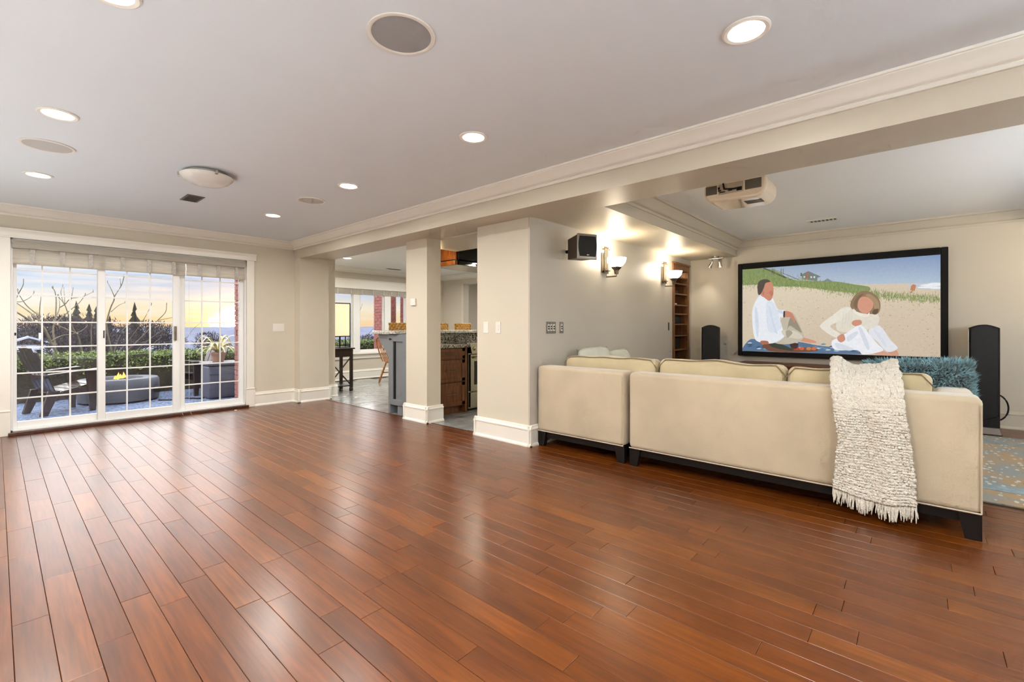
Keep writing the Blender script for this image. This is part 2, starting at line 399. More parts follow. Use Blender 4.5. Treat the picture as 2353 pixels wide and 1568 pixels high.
# ------------------------------------------------------------------ the setting: floor
X0, X1, YB, YW, XB, XC, YS, XT = -.7, 3.46, -3.0, 7.19, 3.06, 3.41, 2.79, 7.60
ZC, ZS, ZT = 2.44, 2.20, 2.47
YR = -1.8

floor = MB().box(X0 - .2, YB - .2, -.06, 7.75, 2.85, -.013).box(X0 - .2, 2.85, -.06, X1, 7.4, -.013).build('floor', SUB, kind='structure', label='glossy amber hardwood plank floor')
PW = .1016
def plank_mb(l, w=PW - .0014):
    m = MB(); c = .0011; hx, hy = w / 2, l / 2 - .0007
    m.v += [(-hx, -hy, -.012), (hx, -hy, -.012), (hx, hy, -.012), (-hx, hy, -.012), (-hx, -hy, -c), (hx, -hy, -c), (hx, hy, -c), (-hx, hy, -c),
            (-hx + c, -hy + c, 0), (hx - c, -hy + c, 0), (hx - c, hy - c, 0), (-hx + c, hy - c, 0)]
    m.f += [(8, 9, 10, 11)] + [(i, (i + 1) % 4, 4 + (i + 1) % 4, 4 + i) for i in range(4)] + [(4 + i, 4 + (i + 1) % 4, 8 + (i + 1) % 4, 8 + i) for i in range(4)]
    return m
LENS = [.46, .61, .76, .92, 1.07, 1.22]
planks = []
ri = -8
while True:
    xa = .0425 + ri * PW
    if xa > 7.6: break
    ri += 1
    y1 = 7.178 if xa + PW < X1 + .05 else 2.785
    y = YB - random.random() * 1.0
    while y < y1 - .02:
        l = random.choice(LENS)
        if y + l > y1 - .12: l = y1 - y
        planks.append((xa + PW / 2, y, l)); y += l
def scr(x, y, z=0):
    v = Vector((x, y, z - EYE)); d = v.dot(FW)
    return (CXP + FPX * v.dot(RT) / d, CYP - FPX * v.z / d, d) if d > .25 else None
def plank_area(p):
    x, y, l = p; a = 0; k = 8
    for i in range(k):
        q = scr(x, y + l * (i + .5) / k)
        if q and -40 < q[0] < 2393 and 0 < q[1] < 1600:
            if x > 3.62 and q[0] < 2235: continue
            a += l / k * PW * (FPX / q[2]) ** 2 * (EYE / q[2])
    return a
ranked = sorted(planks, key=plank_area, reverse=True)
near = [p for p in ranked[:300] if plank_area(p) > 0]; rest = [p for p in ranked if p not in set(near)]
PM = {}
for x, y, l in near:
    key = round(l, 2)
    if key not in PM: PM[key] = plank_mb(key).mesh('plank', FLOOR, fix=False)
    o = link('plank', PM[key], floor); o.location = (x, y + l / 2, random.uniform(-.0003, .0003))
mb = MB()
for x, y, l in rest:
    st = len(mb.v); p = plank_mb(l); mb.f += [tuple(i + st for i in f) for f in p.f]; mb.v += [(a + x, b + y + l / 2, c) for a, b, c in p.v]
mb.build('plank_field', FLOOR, floor, fix=False, kind='stuff')

fsl = MB().box(X1, 3.4, -.06, 10.2, 9.4, -.012).build('floor_slate', GROUT, kind='structure', label='grey slate tile floor of the kitchen and dining area')
TS = .405
TM = None
for i in range(12):
    for j in range(15):
        x, y = X1 + .012 + TS * i, 3.42 + TS * j + (i % 2) * .2
        if x + TS > 8.6 or y + TS > 9.2: continue
        if TM is None:
            m = MB(); rb = MB(); h = TS / 2 - .004
            rbox(rb, -h, -h, -.012, h, h, .0, .004, 1); TM = rb.mesh('tile', SLATE, 30)
        o = link('tile', TM, fsl); o.location = (x + TS / 2, y + TS / 2, random.uniform(-.001, .001)); o.rotation_euler = (0, 0, random.choice((0, PI / 2, PI)))
MB().box(X1 - .012, 3.5, -.012, X1 + .01, 7.2, .003).build('trim_1', DARKW, kind='structure', label='thin dark wood strip where the planks meet the slate')

# ------------------------------------------------------------------ walls, columns, ceilings
wl = dict(kind='structure')
MB().box(X0 - .15, 7.19, 0, .107, 7.34, 2.6).box(2.383, 7.19, 0, 3.10, 7.34, 2.6).box(.107, 7.19, 2.10, 2.383, 7.34, 2.6).build('wall_window', WALL, label='beige wall around the sliding glass door', **wl)
MB().box(XB + .001, 7.0, 0, 3.515, 7.35, 2.25).box(3.5, 7.2, 0, 3.725, 9.35, 2.5).build('column', WALL, label='beige pilaster at the corner left of the dining opening', **wl)
MB().box(3.41, 4.37, 0, 3.62, 4.785, 2.25).build('column.001', WALL, label='narrow beige column with a thermostat', **wl)
MB().box(3.41, YS + .014, 0, 6.86, 3.51, 2.5).box(6.86, 3.32, 0, 7.75, 3.51, 2.5).box(6.86, YS + .014, 2.15, 7.75, 3.32, 2.5).box(7.50, YS + .014, 0, 7.75, 3.32, 2.15).build('wall_kitchen', WALL, label='wide beige wall end with two white light switches', **wl)
MB().box(3.413, YS, 0, 6.86, YS + .014, 2.3).box(6.86, YS, 2.15, 7.6, YS + .014, 2.3).box(7.50, YS, 0, 7.6, YS + .014, 2.15).build('wall_theater', WALLG, label='grey satin wall carrying the two lit sconces', **wl)
MB().box(XT, YB - .1, 0, XT + .15, 2.95, 2.6).build('wall_screen', WALLT, label='taupe wall behind the projection screen', **wl)
MB().box(X0 - .15, YB - .15, 0, X0, 7.35, 2.6).build('wall_left', WHITE, label='white side wall of the living room', **wl)  # unseen wall coloured white to bounce more neutral light
MB().box(X0 - .15, YB - .15, 0, 7.75, YB, 2.6).build('wall_back', WHITE, label='white wall behind the viewer', **wl)  # also white for bounce, out of view
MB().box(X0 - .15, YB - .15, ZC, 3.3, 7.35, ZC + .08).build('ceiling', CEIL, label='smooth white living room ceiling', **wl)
def zs(x): return 2.195 + .03 * min(1, (x - 3.06) / .45) + (.013 * max(0, (x - 3.5) / 4.1))
def soff(m, x0, y0, x1, y1, ztop=2.5):
    m.hull8([(x0, y0, zs(x0)), (x1, y0, zs(x1)), (x1, y1, zs(x1)), (x0, y1, zs(x0))], [(x0, y0, ztop), (x1, y0, ztop), (x1, y1, ztop), (x0, y1, ztop)])
m = MB(); soff(m, 3.06, YB, 3.59, 7.2); 
m.build('ceiling_beam', SOFF, label='long beige dropped beam running the length of the room', **wl)
m = MB(); soff(m, 3.59, 2.08, XT, YS + .01); soff(m, 3.59, YR - .02, XT, -1.1)
m.build('ceiling_soffit', SOFF, label='pale dropped soffit above the sconces', **wl)
MB().box(3.5, YB, ZT, 7.75, 2.9, ZT + .08).build('ceiling_theater', CEILN, label='raised white tray ceiling of the media area', **wl)
MB().box(3.3, 2.9, ZC, 10.2, 9.4, ZC + .08).build('ceiling_dining', CEILN, label='white ceiling of the kitchen and dining area', **wl)
MB().box(3.59, 3.51, 2.205, 4.9, 4.35, 2.5).box(3.59, 4.35, 2.205, 4.28, 4.83, 2.5).build('ceiling_soffit.001', SOFF, label='dropped kitchen soffit beside the range hood', **wl)
MB().box(3.725, 9.2, 0, 4.3, 9.35, 2.6).box(6.62, 9.2, 0, 10.2, 9.35, 2.6).box(4.3, 9.2, 0, 6.62, 9.35, .52).box(4.3, 9.2, 1.97, 6.62, 9.35, 2.6).build('wall_dining', WALLT, label='taupe dining wall around the white window', **wl)
MB().box(7.69, 8.39, 0, 7.85, 9.2, 2.6).box(7.69, 3.5, 2.2, 7.85, 8.39, 2.6).build('wall_dining_end', WALLT, label='far taupe wall with an opening behind the bar stools', **wl)
MB().box(10.0, 3.5, 0, 10.15, 9.2, .5).box(10.0, 3.5, 1.9, 10.15, 9.2, 2.6).box(10, 8.7, .5, 10.15, 9.2, 1.9).box(10, 3.5, .5, 10.15, 7.6, 1.9).build('wall_far', WHITE, label='white wall of the room beyond the dining area', **wl)
MB().box(7.75, 3.4, 0, 10.2, 3.5, 2.6).build('wall_far_right', WALLT, label='taupe wall closing the far room', **wl)

MB().box(3.5, YR - .15, 0, 7.75, YR, 2.6).build('wall_media', WALLT, label='taupe media wall opposite the grey one', **wl)
# mouldings
def run(mb, prof, p0, p1, out):
    o = Vector((out[0], out[1], 0)); a, b = Vector((p0[0], p0[1], 0)), Vector((p1[0], p1[1], 0))
    mb.prism(prof, lambda p, q: q + o * p[0] + Vector((0, 0, p[1])), a, b)
BASEP = [(0, 0), (.034, 0), (.034, .012), (.028, .024), (.020, .030), (.020, .155), (.026, .160), (.026, .170), (.015, .180), (.012, .198), (0, .202)]
def crownp(z0, z1, d):
    h = z1 - z0
    return [(0, z0), (.012, z0), (.016, z0 + .05 * h), (.022, z0 + .14 * h), (.018, z0 + .20 * h), (.034, z0 + .24 * h), (.045, z0 + .30 * h), (.055, z0 + .44 * h), (.070, z0 + .60 * h),
            (.092, z0 + .74 * h), (.100, z0 + .80 * h), (.098, z0 + .86 * h), (d - .002, z0 + .88 * h), (d, z0 + .93 * h), (d, z1), (0, z1)]
CR = crownp(2.333, 2.44, .11)
def trim(name, runs, prof, mat=WHITE, label=None, smooth=0):
    m = MB()
    for r in runs: run(m, prof, *r)
    return m.build(name, mat, kind='structure', label=label, smooth=smooth)
trim('trim_2', [((X0, YW), (XB, YW), (0, -1))], CR, label='white crown moulding above the sliding door', smooth=28)
trim('trim_3', [((XB, YW), (XB, 3.075), (-1, 0))], CR, label='white crown moulding on the beam, far length', smooth=28)
CR2 = [(d + .0035 * (d > .01), z - .002 * (z < 2.4)) for d, z in CR]
trim('trim_4', [((XB, 3.072), (XB, YB), (-1, 0))], CR2, label='white crown moulding on the beam, near length', smooth=28)
trim('trim_5', [((X0, YW), (X0, YB), (1, 0)), ((X0, YB), (XB, YB), (0, 1))], CR, label='white crown moulding of the side and rear walls', smooth=28)
CT = crownp(2.335, ZT, .12)
trim('trim_6', [((3.59, 2.08), (XT, 2.08), (0, -1))], CT, mat=SOFF, label='taupe crown moulding inside the ceiling tray above the sconces', smooth=28)
trim('trim_7', [((XT, 2.08), (XT, -1.1), (-1, 0))], CT, mat=WALLT, label='taupe crown moulding above the projection screen', smooth=28)
trim('trim_8', [((3.725, 9.2), (7.69, 9.2), (0, -1)), ((7.69, 9.2), (7.69, 3.5), (-1, 0))], CR, label='white crown moulding of the dining area', smooth=28)
trim('baseboard_window', [((X0, YW), (.0, YW), (0, -1)), ((2.481, YW), (XB, YW), (0, -1))], BASEP, label='white baseboard beside the sliding door')
trim('baseboard_pilaster', [((XB, YW), (XB, 7.0 - .034), (-1, 0)), ((XB - .034, 7.0), (3.515 + .034, 7.0), (0, -1)), ((3.515, 7.0 - .034), (3.515, 7.2), (1, 0)), ((3.515, 7.2), (3.76, 7.2), (0, -1))], BASEP, label='white baseboard around the corner pilaster')
trim('baseboard_column', [((3.41, 4.785 + .034), (3.41, 4.37 - .034), (-1, 0)), ((3.41 - .034, 4.37), (3.62 + .03, 4.37), (0, -1)), ((3.41 - .034, 4.785), (3.48, 4.785), (0, 1))], BASEP, label='white baseboard around the thermostat column')
trim('baseboard_kitchen', [((3.41, 3.51 + .034), (3.41, YS - .034), (-1, 0)), ((3.41 - .034, 3.51), (3.6, 3.51), (0, 1)), ((3.41 - .034, YS), (6.84, YS), (0, -1))], BASEP, label='white baseboard of the wide wall end')
trim('baseboard_screen', [((XT, YS), (XT, YB), (-1, 0))], BASEP, mat=WALLT, label='taupe baseboard of the screen wall')
trim('baseboard_dining', [((3.725, 9.2), (7.69, 9.2), (0, -1))], BASEP, label='white baseboard under the dining window')
MB().box(7.665, 8.39, 0, 7.69, 8.46, 2.2).build('trim_9', WALL, kind='structure', label='pale jamb of the far opening')

# ------------------------------------------------------------------ sliding door
MB().box(2.383, 7.165, 0, 2.481, 7.19, 2.10).box(2.372, 7.158, 0, 2.492, 7.19, .255).box(2.372, 7.152, .255, 2.492, 7.19, .27).build('trim_10', WHITE, bevel=.004, kind='structure', label='right white door casing with plinth block')
MB().box(.0, 7.165, 0, .107, 7.19, 2.10).box(-.012, 7.158, 0, .107, 7.19, .255).box(-.012, 7.152, .255, .107, 7.19, .27).build('trim_11', WHITE, bevel=.004, kind='structure', label='left white door casing with plinth block')
m = MB(); run(m, [(0, 2.10), (.030, 2.10), (.030, 2.112), (.026, 2.118), (.026, 2.155), (.034, 2.17), (.046, 2.182), (.050, 2.195), (0, 2.195)], (-.02, 7.19), (2.507, 7.19), (0, -1))
m.build('trim_12', WHITE, kind='structure', label='white head casing over the sliding door')
MB().box(.09, 7.13, 0, 2.40, 7.22, .034).build('trim_13', DARKW, bevel=.004, kind='structure', label='dark wood threshold of the sliding door')

door = thing('door_1', (1.245, 7.25, .03), 'white three-panel sliding patio door with gridded glass', kind='structure')
MB().box(.107, 7.20, .034, .125, 7.33, 2.10).box(2.365, 7.20, .034, 2.383, 7.33, 2.10).box(.107, 7.20, 2.07, 2.383, 7.33, 2.10).box(.107, 7.20, .034, 2.383, 7.33, .052).build('door_frame', VINYL, door, bevel=.003)
MZ = [1.775, 1.50, 1.205, .93, .648, .378]
def panel(x0, x1, g0, g1, y, vx, name='door_panel'):
    p = MB().box(x0, y, .052, g0, y + .04, 2.07).box(g1, y, .052, x1, y + .04, 2.07).box(g0, y, .052, g1, y + .04, .128).box(g0, y, 1.99, g1, y + .04, 2.07).build(name, VINYL, door, bevel=.004)
    MB().box(g0 - .003, y + .017, .12, g1 + .003, y + .021, 2.0).build('pane', GLASS, p)
    for x in vx: MB().box(x - .007, y + .010, .128, x + .007, y + .028, 1.99).build('muntin', VINYL, p)
    for z in MZ: MB().box(g0, y + .011, z - .007, g1, y + .027, z + .007).build('muntin', VINYL, p)
    return p
panel(.125, .868, .154, .799, 7.265, (.345, .570))
p2 = panel(.800, 1.60, .868, 1.525, 7.215, (1.068, 1.292))
panel(1.60, 2.365, 1.666, 2.313, 7.265, (1.863, 2.079))
MB().box(1.537, 7.190, .975, 1.562, 7.216, 1.16).build('handle', BRONZE, p2, bevel=.005)
MB().box(.848, 7.205, 1.02, .858, 7.216, 1.11).build('latch', BLACKP, p2, bevel=.002)
MB().box(.136, 7.258, 1.06, .150, 7.266, 1.09).build('lock', BLACKP, door, bevel=.002)

# blinds
MB().box(.118, 7.155, 1.995, 2.368, 7.20, 2.06).box(.112, 7.165, 2.045, 2.372, 7.20, 2.085).build('blind_valance', BLIND, bevel=.004, label='cream wooden valance across the top of the patio door', cat='blind')
for (a, b, w) in ((.122, .852, 'left'), (.862, 1.655, 'middle'), (1.665, 2.366, 'right')):
    r = thing('window_blind', ((a + b) / 2, 7.18, 1.83), f'raised cream woven blind with grey tapes, {w} third of the patio door', 'blind', 'raised woven blinds over the patio door')
    m = MB()
    def fn(u, v, a=a, b=b): return Vector((a + (b - a) * u, 7.185 + .006 * math.sin(v * 9) + .004 * math.sin(u * 17), 1.83 + .158 * v + .004 * math.sin(u * 6)))
    m.grid(fn, 18, 14); n = len(m.v); m.grid(lambda u, v: fn(u, v) + Vector((0, .008, 0)), 18, 14)
    m.build('fabric', BLIND, r, smooth=60)
    for k in (.2, .52, .84):
        xx = a + (b - a) * k
        MB().box(xx - .02, 7.173, 1.835, xx + .02, 7.178, 1.99).build('tape', TAPE, r)
    MB().box(a, 7.176, 1.823, b, 7.196, 1.835).build('bottom_bar', BLIND, r, bevel=.003)
    if w != 'left':
        x = 1.60 if w == 'middle' else 1.69
        m = MB(); m.tube([(x, 7.172, 1.83), (x, 7.165, .10), (x + .003, 7.12, .04), (x + .012, 7.11, .006), (x + .02, 7.09, .004)], .0013, 6); m.build('cord', WHITEP, r)
MB().box(2.17, 6.985, .0005, 2.20, 7.0, .012).build('door_stop_wedge', WHITEP, bevel=.003, label='tiny cream wedge lying on the planks by the door', cat='door stop')

# ------------------------------------------------------------------ dining window
win = thing('window_1', (5.46, 9.25, .55), 'white three-part dining window with low sill', kind='structure')
MB().box(4.3, 9.21, .52, 4.36, 9.32, 1.97).box(6.56, 9.21, .52, 6.62, 9.32, 1.97).box(4.3, 9.21, 1.90, 6.62, 9.32, 1.97).box(4.3, 9.21, .52, 6.62, 9.32, .605).box(5.18, 9.20, .605, 5.335, 9.32, 1.90).box(5.965, 9.20, .605, 6.125, 9.32, 1.90).build('window_frame', VINYL, win, bevel=.004)
for a, b in ((4.36, 5.18), (5.335, 5.965), (6.125, 6.56)):
    f = MB().box(a, 9.235, .605, a + .025, 9.275, 1.9).box(b - .025, 9.235, .605, b, 9.275, 1.9).box(a, 9.235, .605, b, 9.275, .64).box(a, 9.235, 1.87, b, 9.275, 1.9).build('sash', VINYL, win)
    MB().box(a + .02, 9.252, .63, b - .02, 9.256, 1.88).build('pane', GLASS, f)
MB().box(4.2, 9.165, 1.98, 6.72, 9.2, 2.18).box(4.18, 9.15, 2.165, 6.74, 9.2, 2.185).build('trim_14', WHITE, bevel=.004, kind='structure', label='wide white head casing of the dining window')
MB().box(4.2, 9.13, .545, 6.72, 9.21, .575).box(4.22, 9.175, .45, 6.70, 9.2, .545).build('trim_15', WHITE, bevel=.004, kind='structure', label='white sill and apron of the dining window')
for a, b, w in ((4.36, 5.25, 'left'), (5.26, 6.05, 'middle'), (6.06, 6.58, 'right')):
    r = thing('window_blind', ((a + b) / 2, 9.19, 1.86), f'rolled cream woven blind, {w} part of the dining window', 'blind', 'raised blinds over the dining window')
    MB().box(a, 9.185, 1.855, b, 9.205, 1.978).build('fabric', BLIND, r, bevel=.003)
    for k in (.15, .5, .85): MB().box(a + (b - a) * k - .02, 9.180, 1.86, a + (b - a) * k + .02, 9.184, 1.97).build('tape', TAPE, r)
w3 = thing('window_2', (10.0, 8.15, .5), 'white window with a pale shade in the far room', kind='structure')
MB().box(9.97, 7.55, .45, 10.1, 7.65, 1.95).box(9.97, 8.65, .45, 10.1, 8.75, 1.95).box(9.97, 7.55, 1.85, 10.1, 8.75, 1.95).box(9.97, 7.55, .45, 10.1, 8.75, .55).box(9.97, 8.3, .5, 10.1, 8.42, 1.9).build('window_frame', VINYL, w3)
MB().box(10.05, 7.6, .5, 10.06, 8.7, 1.9).build('pane', GLASS, w3)
MB().box(9.955, 7.6, 1.62, 9.97, 8.72, 1.86).build('shade', BLIND, w3)
# ------------------------------------------------------------------ ceiling fittings
def spot(loc, power, col=(1, .96, .90), size=.12, spread=170, parent=None, name='lamp_light'):
    l = bpy.data.lights.new(name, 'AREA'); l.shape = 'DISK'; l.size = size; l.energy = power; l.color = col; l.spread = math.radians(spread)
    o = bpy.data.objects.new(name, l); COL.objects.link(o); o.location = loc
    if parent is not None: o.parent = parent; o.matrix_parent_inverse = MW(parent).inverted()
    return o
def pointl(loc, power, col=(1, .86, .66), r=.05, parent=None, name='lamp_light'):
    l = bpy.data.lights.new(name, 'POINT'); l.energy = power; l.color = col; l.shadow_soft_size = r
    o = bpy.data.objects.new(name, l); COL.objects.link(o); o.location = loc
    if parent is not None: o.parent = parent; o.matrix_parent_inverse = MW(parent).inverted()
    return o
DL = [((2.15, .55), 'large lit recessed ceiling light nearest the viewer'), ((2.14, 2.24), 'lit recessed ceiling light in the right row, second from the viewer'),
      ((2.13, 3.87), 'lit recessed ceiling light in the right row, third from the viewer'), ((2.12, 5.55), 'lit recessed ceiling light in the right row, nearest the patio door wall'),
      ((.25, 3.87), 'lit recessed ceiling light in the left row, beside the oval speaker'), ((.24, 5.55), 'lit recessed ceiling light in the left row, nearest the patio door'),
      ((.29, 2.30), 'lit recessed ceiling light just above the picture edge'), ((.27, .55), 'lit recessed ceiling light behind the viewer, left'),
      ((2.15, -1.2), 'lit recessed ceiling light behind the viewer, right row'), ((.27, -1.2), 'lit recessed ceiling light behind the viewer, left row')]
RING = MB().lathe([(.073, -.001), (.095, -.001), (.095, -.006), (.088, -.010), (.073, -.007), (.073, -.001)], k=40, cap=False).mesh('trim_ring', WHITE, 40)
LENS = MB().lathe([(.0, -.006), (.05, -.006), (.073, -.004)], k=32).mesh('lens', GLOW, 40)
for (x, y), lab in DL:
    r = thing('recessed_light', (x, y, ZC), lab, 'ceiling light', 'recessed lights of the living room')
    a = link('trim_ring', RING, r); a.matrix_parent_inverse = Matrix(); b = link('lens', LENS, r); b.matrix_parent_inverse = Matrix()
    spot((x, y, ZC - .012), POWER_DOWN * (.42 if x > 1 and y < 3 else .6 if x > 1 and y < 5 else 1), parent=r)
for (x, y), lab in (((4.37, 7.98), 'lit recessed light on the dining ceiling beside the pilaster'), ((4.9, 3.9), 'recessed light over the kitchen aisle'), ((6.2, 7.9), 'recessed light over the far dining ceiling'), ((6.3, 5.6), 'recessed light over the bar stools'), ((5.2, 6.5), 'recessed light over the dining floor'), ((9.0, 7.2), 'added fill light in the far room ceiling')):  # the far-room light is added to brighten that room
    r = thing('recessed_light', (x, y, ZC), lab, 'ceiling light', 'recessed lights of the dining area')
    a = link('trim_ring', RING, r); a.matrix_parent_inverse = Matrix(); b = link('lens', LENS, r); b.matrix_parent_inverse = Matrix()
    spot((x, y, ZC - .012), POWER_DOWN * .8, parent=r)
for (x, y), R, lab in (((1.18, 1.69), .14, 'large round grey ceiling speaker nearest the viewer'), ((.247, 4.61), .14, 'round ceiling speaker between the two left ceiling lights'), ((2.13, 4.61), .13, 'round ceiling speaker between the two far right ceiling lights')):
    r = thing('ceiling_speaker', (x, y, ZC), lab, 'speaker', 'round speakers in the living room ceiling')
    MB().lathe([(R - .012, -.001), (R + .005, -.001), (R + .005, -.007), (R - .006, -.009), (R - .012, -.006), (R - .012, -.001)], (x, y, ZC), 48, cap=False).build('trim_ring', WHITE, r, smooth=40)
    MB().lathe([(.0, -.006), (R * .6, -.0055), (R - .010, -.004)], (x, y, ZC), 40).build('grille', GRILLE if .5 < x < 2 else GRILLEP, r, smooth=40)
r = thing('dome_light', (1.17, 4.43, ZC), 'frosted glass bowl ceiling fixture, unlit, beside the square vent', 'ceiling light')
MB().lathe([(.13, 0), (.15, -.004), (.15, -.022), (.13, -.026)], (1.17, 4.43, ZC), 32).build('pan', CHROME, r, smooth=40)
MB().lathe([(.188, -.030), (.192, -.034), (.186, -.045), (.160, -.072), (.115, -.096), (.060, -.110), (.0, -.114)], (1.17, 4.43, ZC), 40).build('glass_bowl', FROST, r, smooth=50)
for k in range(3):
    a = .6 + k * 2 * PI / 3
    MB().box(-.012, -.010, -.050, .014, .010, -.016).xf(Matrix.Translation((1.17 + .19 * math.cos(a), 4.43 + .19 * math.sin(a), ZC)) @ Matrix.Rotation(a, 4, 'Z')).build('clip', CHROME, r, bevel=.003)
r = thing('ceiling_vent', (1.305, 5.42, ZC), 'small square pierced metal ceiling vent near the bowl fixture', 'vent')
MB().box(1.23, 5.28, ZC - .006, 1.38, 5.56, ZC).build('vent_frame', BRONZE, r, bevel=.002)
for k in range(6):
    y = 5.31 + k * .042; MB().box(1.25, y, ZC - .009, 1.36, y + .022, ZC - .005).build('slat', mk('vent_slat_dark', srgb(70, 66, 60), .5, .3, var=.1), r)
r = thing('ceiling_vent', (5.93, 8.78, ZC), 'narrow dark slot vent in the dining ceiling', 'vent')
MB().box(5.75, 8.74, ZC - .005, 6.10, 8.83, ZC).build('vent_frame', BRONZE, r)
for k in range(3): MB().box(5.77, 8.755 + k * .024, ZC - .007, 6.08, 8.768 + k * .024, ZC - .004).build('slat', MATS['vent_slat_dark'], r)
r = thing('ceiling_vent', (6.75, .86, ZT), 'long white slot vent in the tray ceiling by the projector', 'vent')
MB().box(6.66, .70, ZT - .007, 6.85, 1.02, ZT).build('vent_frame', WHITE, r, bevel=.003)
for k in range(7): MB().box(6.72 + .005, .725 + k * .04, ZT - .010, 6.79, .725 + k * .04 + .024, ZT - .006).build('slot', MATS['vent_slat_dark'], r)
# added unseen fill: globe lamps, a torchiere and uplights to brighten the rooms
for k, (x, y, z, pw, w) in enumerate(((-.42, -1.3, 1.3, .35, 'just behind the viewer'), (-.42, 5.0, 1.2, .40, 'nearest the patio door'),
        (4.4, -1.45, 1.3, 3.9, 'at the media wall, nearer the viewer'), (5.7, -1.45, 1.3, 1.9, 'at the media wall, nearer the screen'))):
    r = thing('added_fill_lamp', (x, y, 0), 'added fill lamp, nickel stand with a white globe, ' + w, 'floor lamp', 'added globe fill lamps outside the picture')
    MB().lathe([(0, .0), (.13, .0), (.13, .015), (.02, .03), (.012, .05), (.012, z - .10), (.05, z - .09), (.0, z - .09)], (x, y, 0), 24).build('stand', CHROME, r, smooth=40)
    MB().lathe([(.112 * math.sin(PI * q / 14), z - .112 * math.cos(PI * q / 14)) for q in range(15)], (x, y, 0), 24, cap=False).build('globe', FILL_GLOBE, r, smooth=60)
    pointl((x, y, z), POWER_FILL * pw, (.78, .90, 1), .115, r)
r = thing('added_fill_lamp', (0.8, -2.4, 0), 'added fill torchiere with an upturned bowl, unseen behind the viewer', 'floor lamp')
MB().lathe([(0, .0), (.14, .0), (.14, .015), (.02, .03), (.012, .05), (.012, 1.32), (.0, 1.32)], (0.8, -2.4, 0), 24).build('stand', CHROME, r, smooth=40)
MB().lathe([(.02, 1.30), (.10, 1.33), (.19, 1.38), (.195, 1.38), (.105, 1.32), (.0, 1.29)], (0.8, -2.4, 0), 28, cap=False).build('bowl', FROST, r, smooth=40)
o = spot((0.8, -2.4, 1.385), POWER_FILL * .6, (.80, .91, 1), .30, 175, r); o.rotation_euler = (PI, 0, 0)  # added torchiere bounces neutral fill off the ceiling
for k, (y, w) in enumerate(((.2, 'nearest the viewer'), (2.0, 'second from the viewer'), (3.8, 'third from the viewer'), (5.6, 'nearest the patio door'))):  # added uplights lift the ceiling brightness from out of view
    x = -.42; r = thing('added_fill_uplight', (x, y, 0), 'added fill uplight, small white can at the side wall, ' + w, 'uplight', 'added fill uplights along the side wall')
    MB().lathe([(0, 0), (.09, 0), (.09, .28), (.08, .28), (.08, .20), (0, .20)], (x, y, 0), 24).build('can', WHITEP, r, smooth=40)
    MB().lathe([(0, .205), (.078, .205)], (x, y, 0), 20).build('lens', GLOW, r)
    o = spot((x, y, .285), POWER_FILL_UP, (.80, .91, 1), .15, 178, r); o.rotation_euler = (PI, 0, 0)
# ------------------------------------------------------------------ sofas
def sofa(name, y0, y1, lab, arm_right=False, arm_left=False):
    r = thing(name, (3.5, (y0 + y1) / 2, 0), lab, 'sofa', 'two pieces of the beige sectional')
    xb, xf = 3.50, 4.48
    m = MB(); rbox(m, xb, y0 + .005, .145, xb + .20, y1 - .005, .775, .035, 4); m.build('back', SOFA, r, smooth=50)
    if arm_right: m = MB(); rbox(m, xb + .02, y0 + .008, .147, xf, y0 + .20, .772, .05, 4); m.build('arm', SOFA, r, smooth=50)
    ya = y0 + (.205 if arm_right else .01)
    m = MB(); rbox(m, xb + .195, ya, .147, xf - .01, y1 - .01, .30, .02, 3); m.build('seat_base', SOFA, r, smooth=50)
    n = 1 if y1 - y0 < 1.2 else 2
    for k in range(n):
        a, b = ya + (y1 - .01 - ya) * k / n, ya + (y1 - .01 - ya) * (k + 1) / n
        m = MB(); rbox(m, xb + .21, a + .006, .30, xf + .01, b - .006, .445, .045, 4); m.build('seat_cushion', CUSH, r, smooth=50)
    # piping along the back panel
    m = MB(); i = .012; zt, zb = .735, .150
    m.tube([(xb - .002, y0 + i, zb), (xb - .002, y0 + i, zt)], .004, 6); m.tube([(xb - .002, y0 + i, zb), (xb - .002, y1 - i, zb)], .005, 6)
    m.build('piping', SOFA, r, smooth=60)
    MB().box(xb + .03, y0 + .06, .085, xb + .06, y1 - .06, .147).box(xf - .08, y0 + .06, .085, xf - .05, y1 - .06, .147).box(xb + .06, y0 + .06, .085, xf - .08, y0 + .09, .147).build('rail', ESPR, r)
    for (x, sx) in ((xb + .012, 1), (xf - .06, 1)):
        for (y, s) in ((y0 + .008, 1), (y1 - .008, -1)):
            m = MB(); w = .098
            m.hull8([(x, y, 0), (x + .05, y, 0), (x + .05, y + s * w * .68, 0), (x, y + s * w * .68, 0)], [(x, y, .146), (x + .05, y, .146), (x + .05, y + s * w, .146), (x, y + s * w, .146)])
            m.build('leg', ESPR, r, bevel=.003)
    return r
sofa('sectional_sofa', 1.835, 2.775, 'short beige sofa section against the grey wall corner')
sofa('sectional_sofa', -.275, 1.803, 'long beige sofa section with the cream throw over its back', arm_right=True)

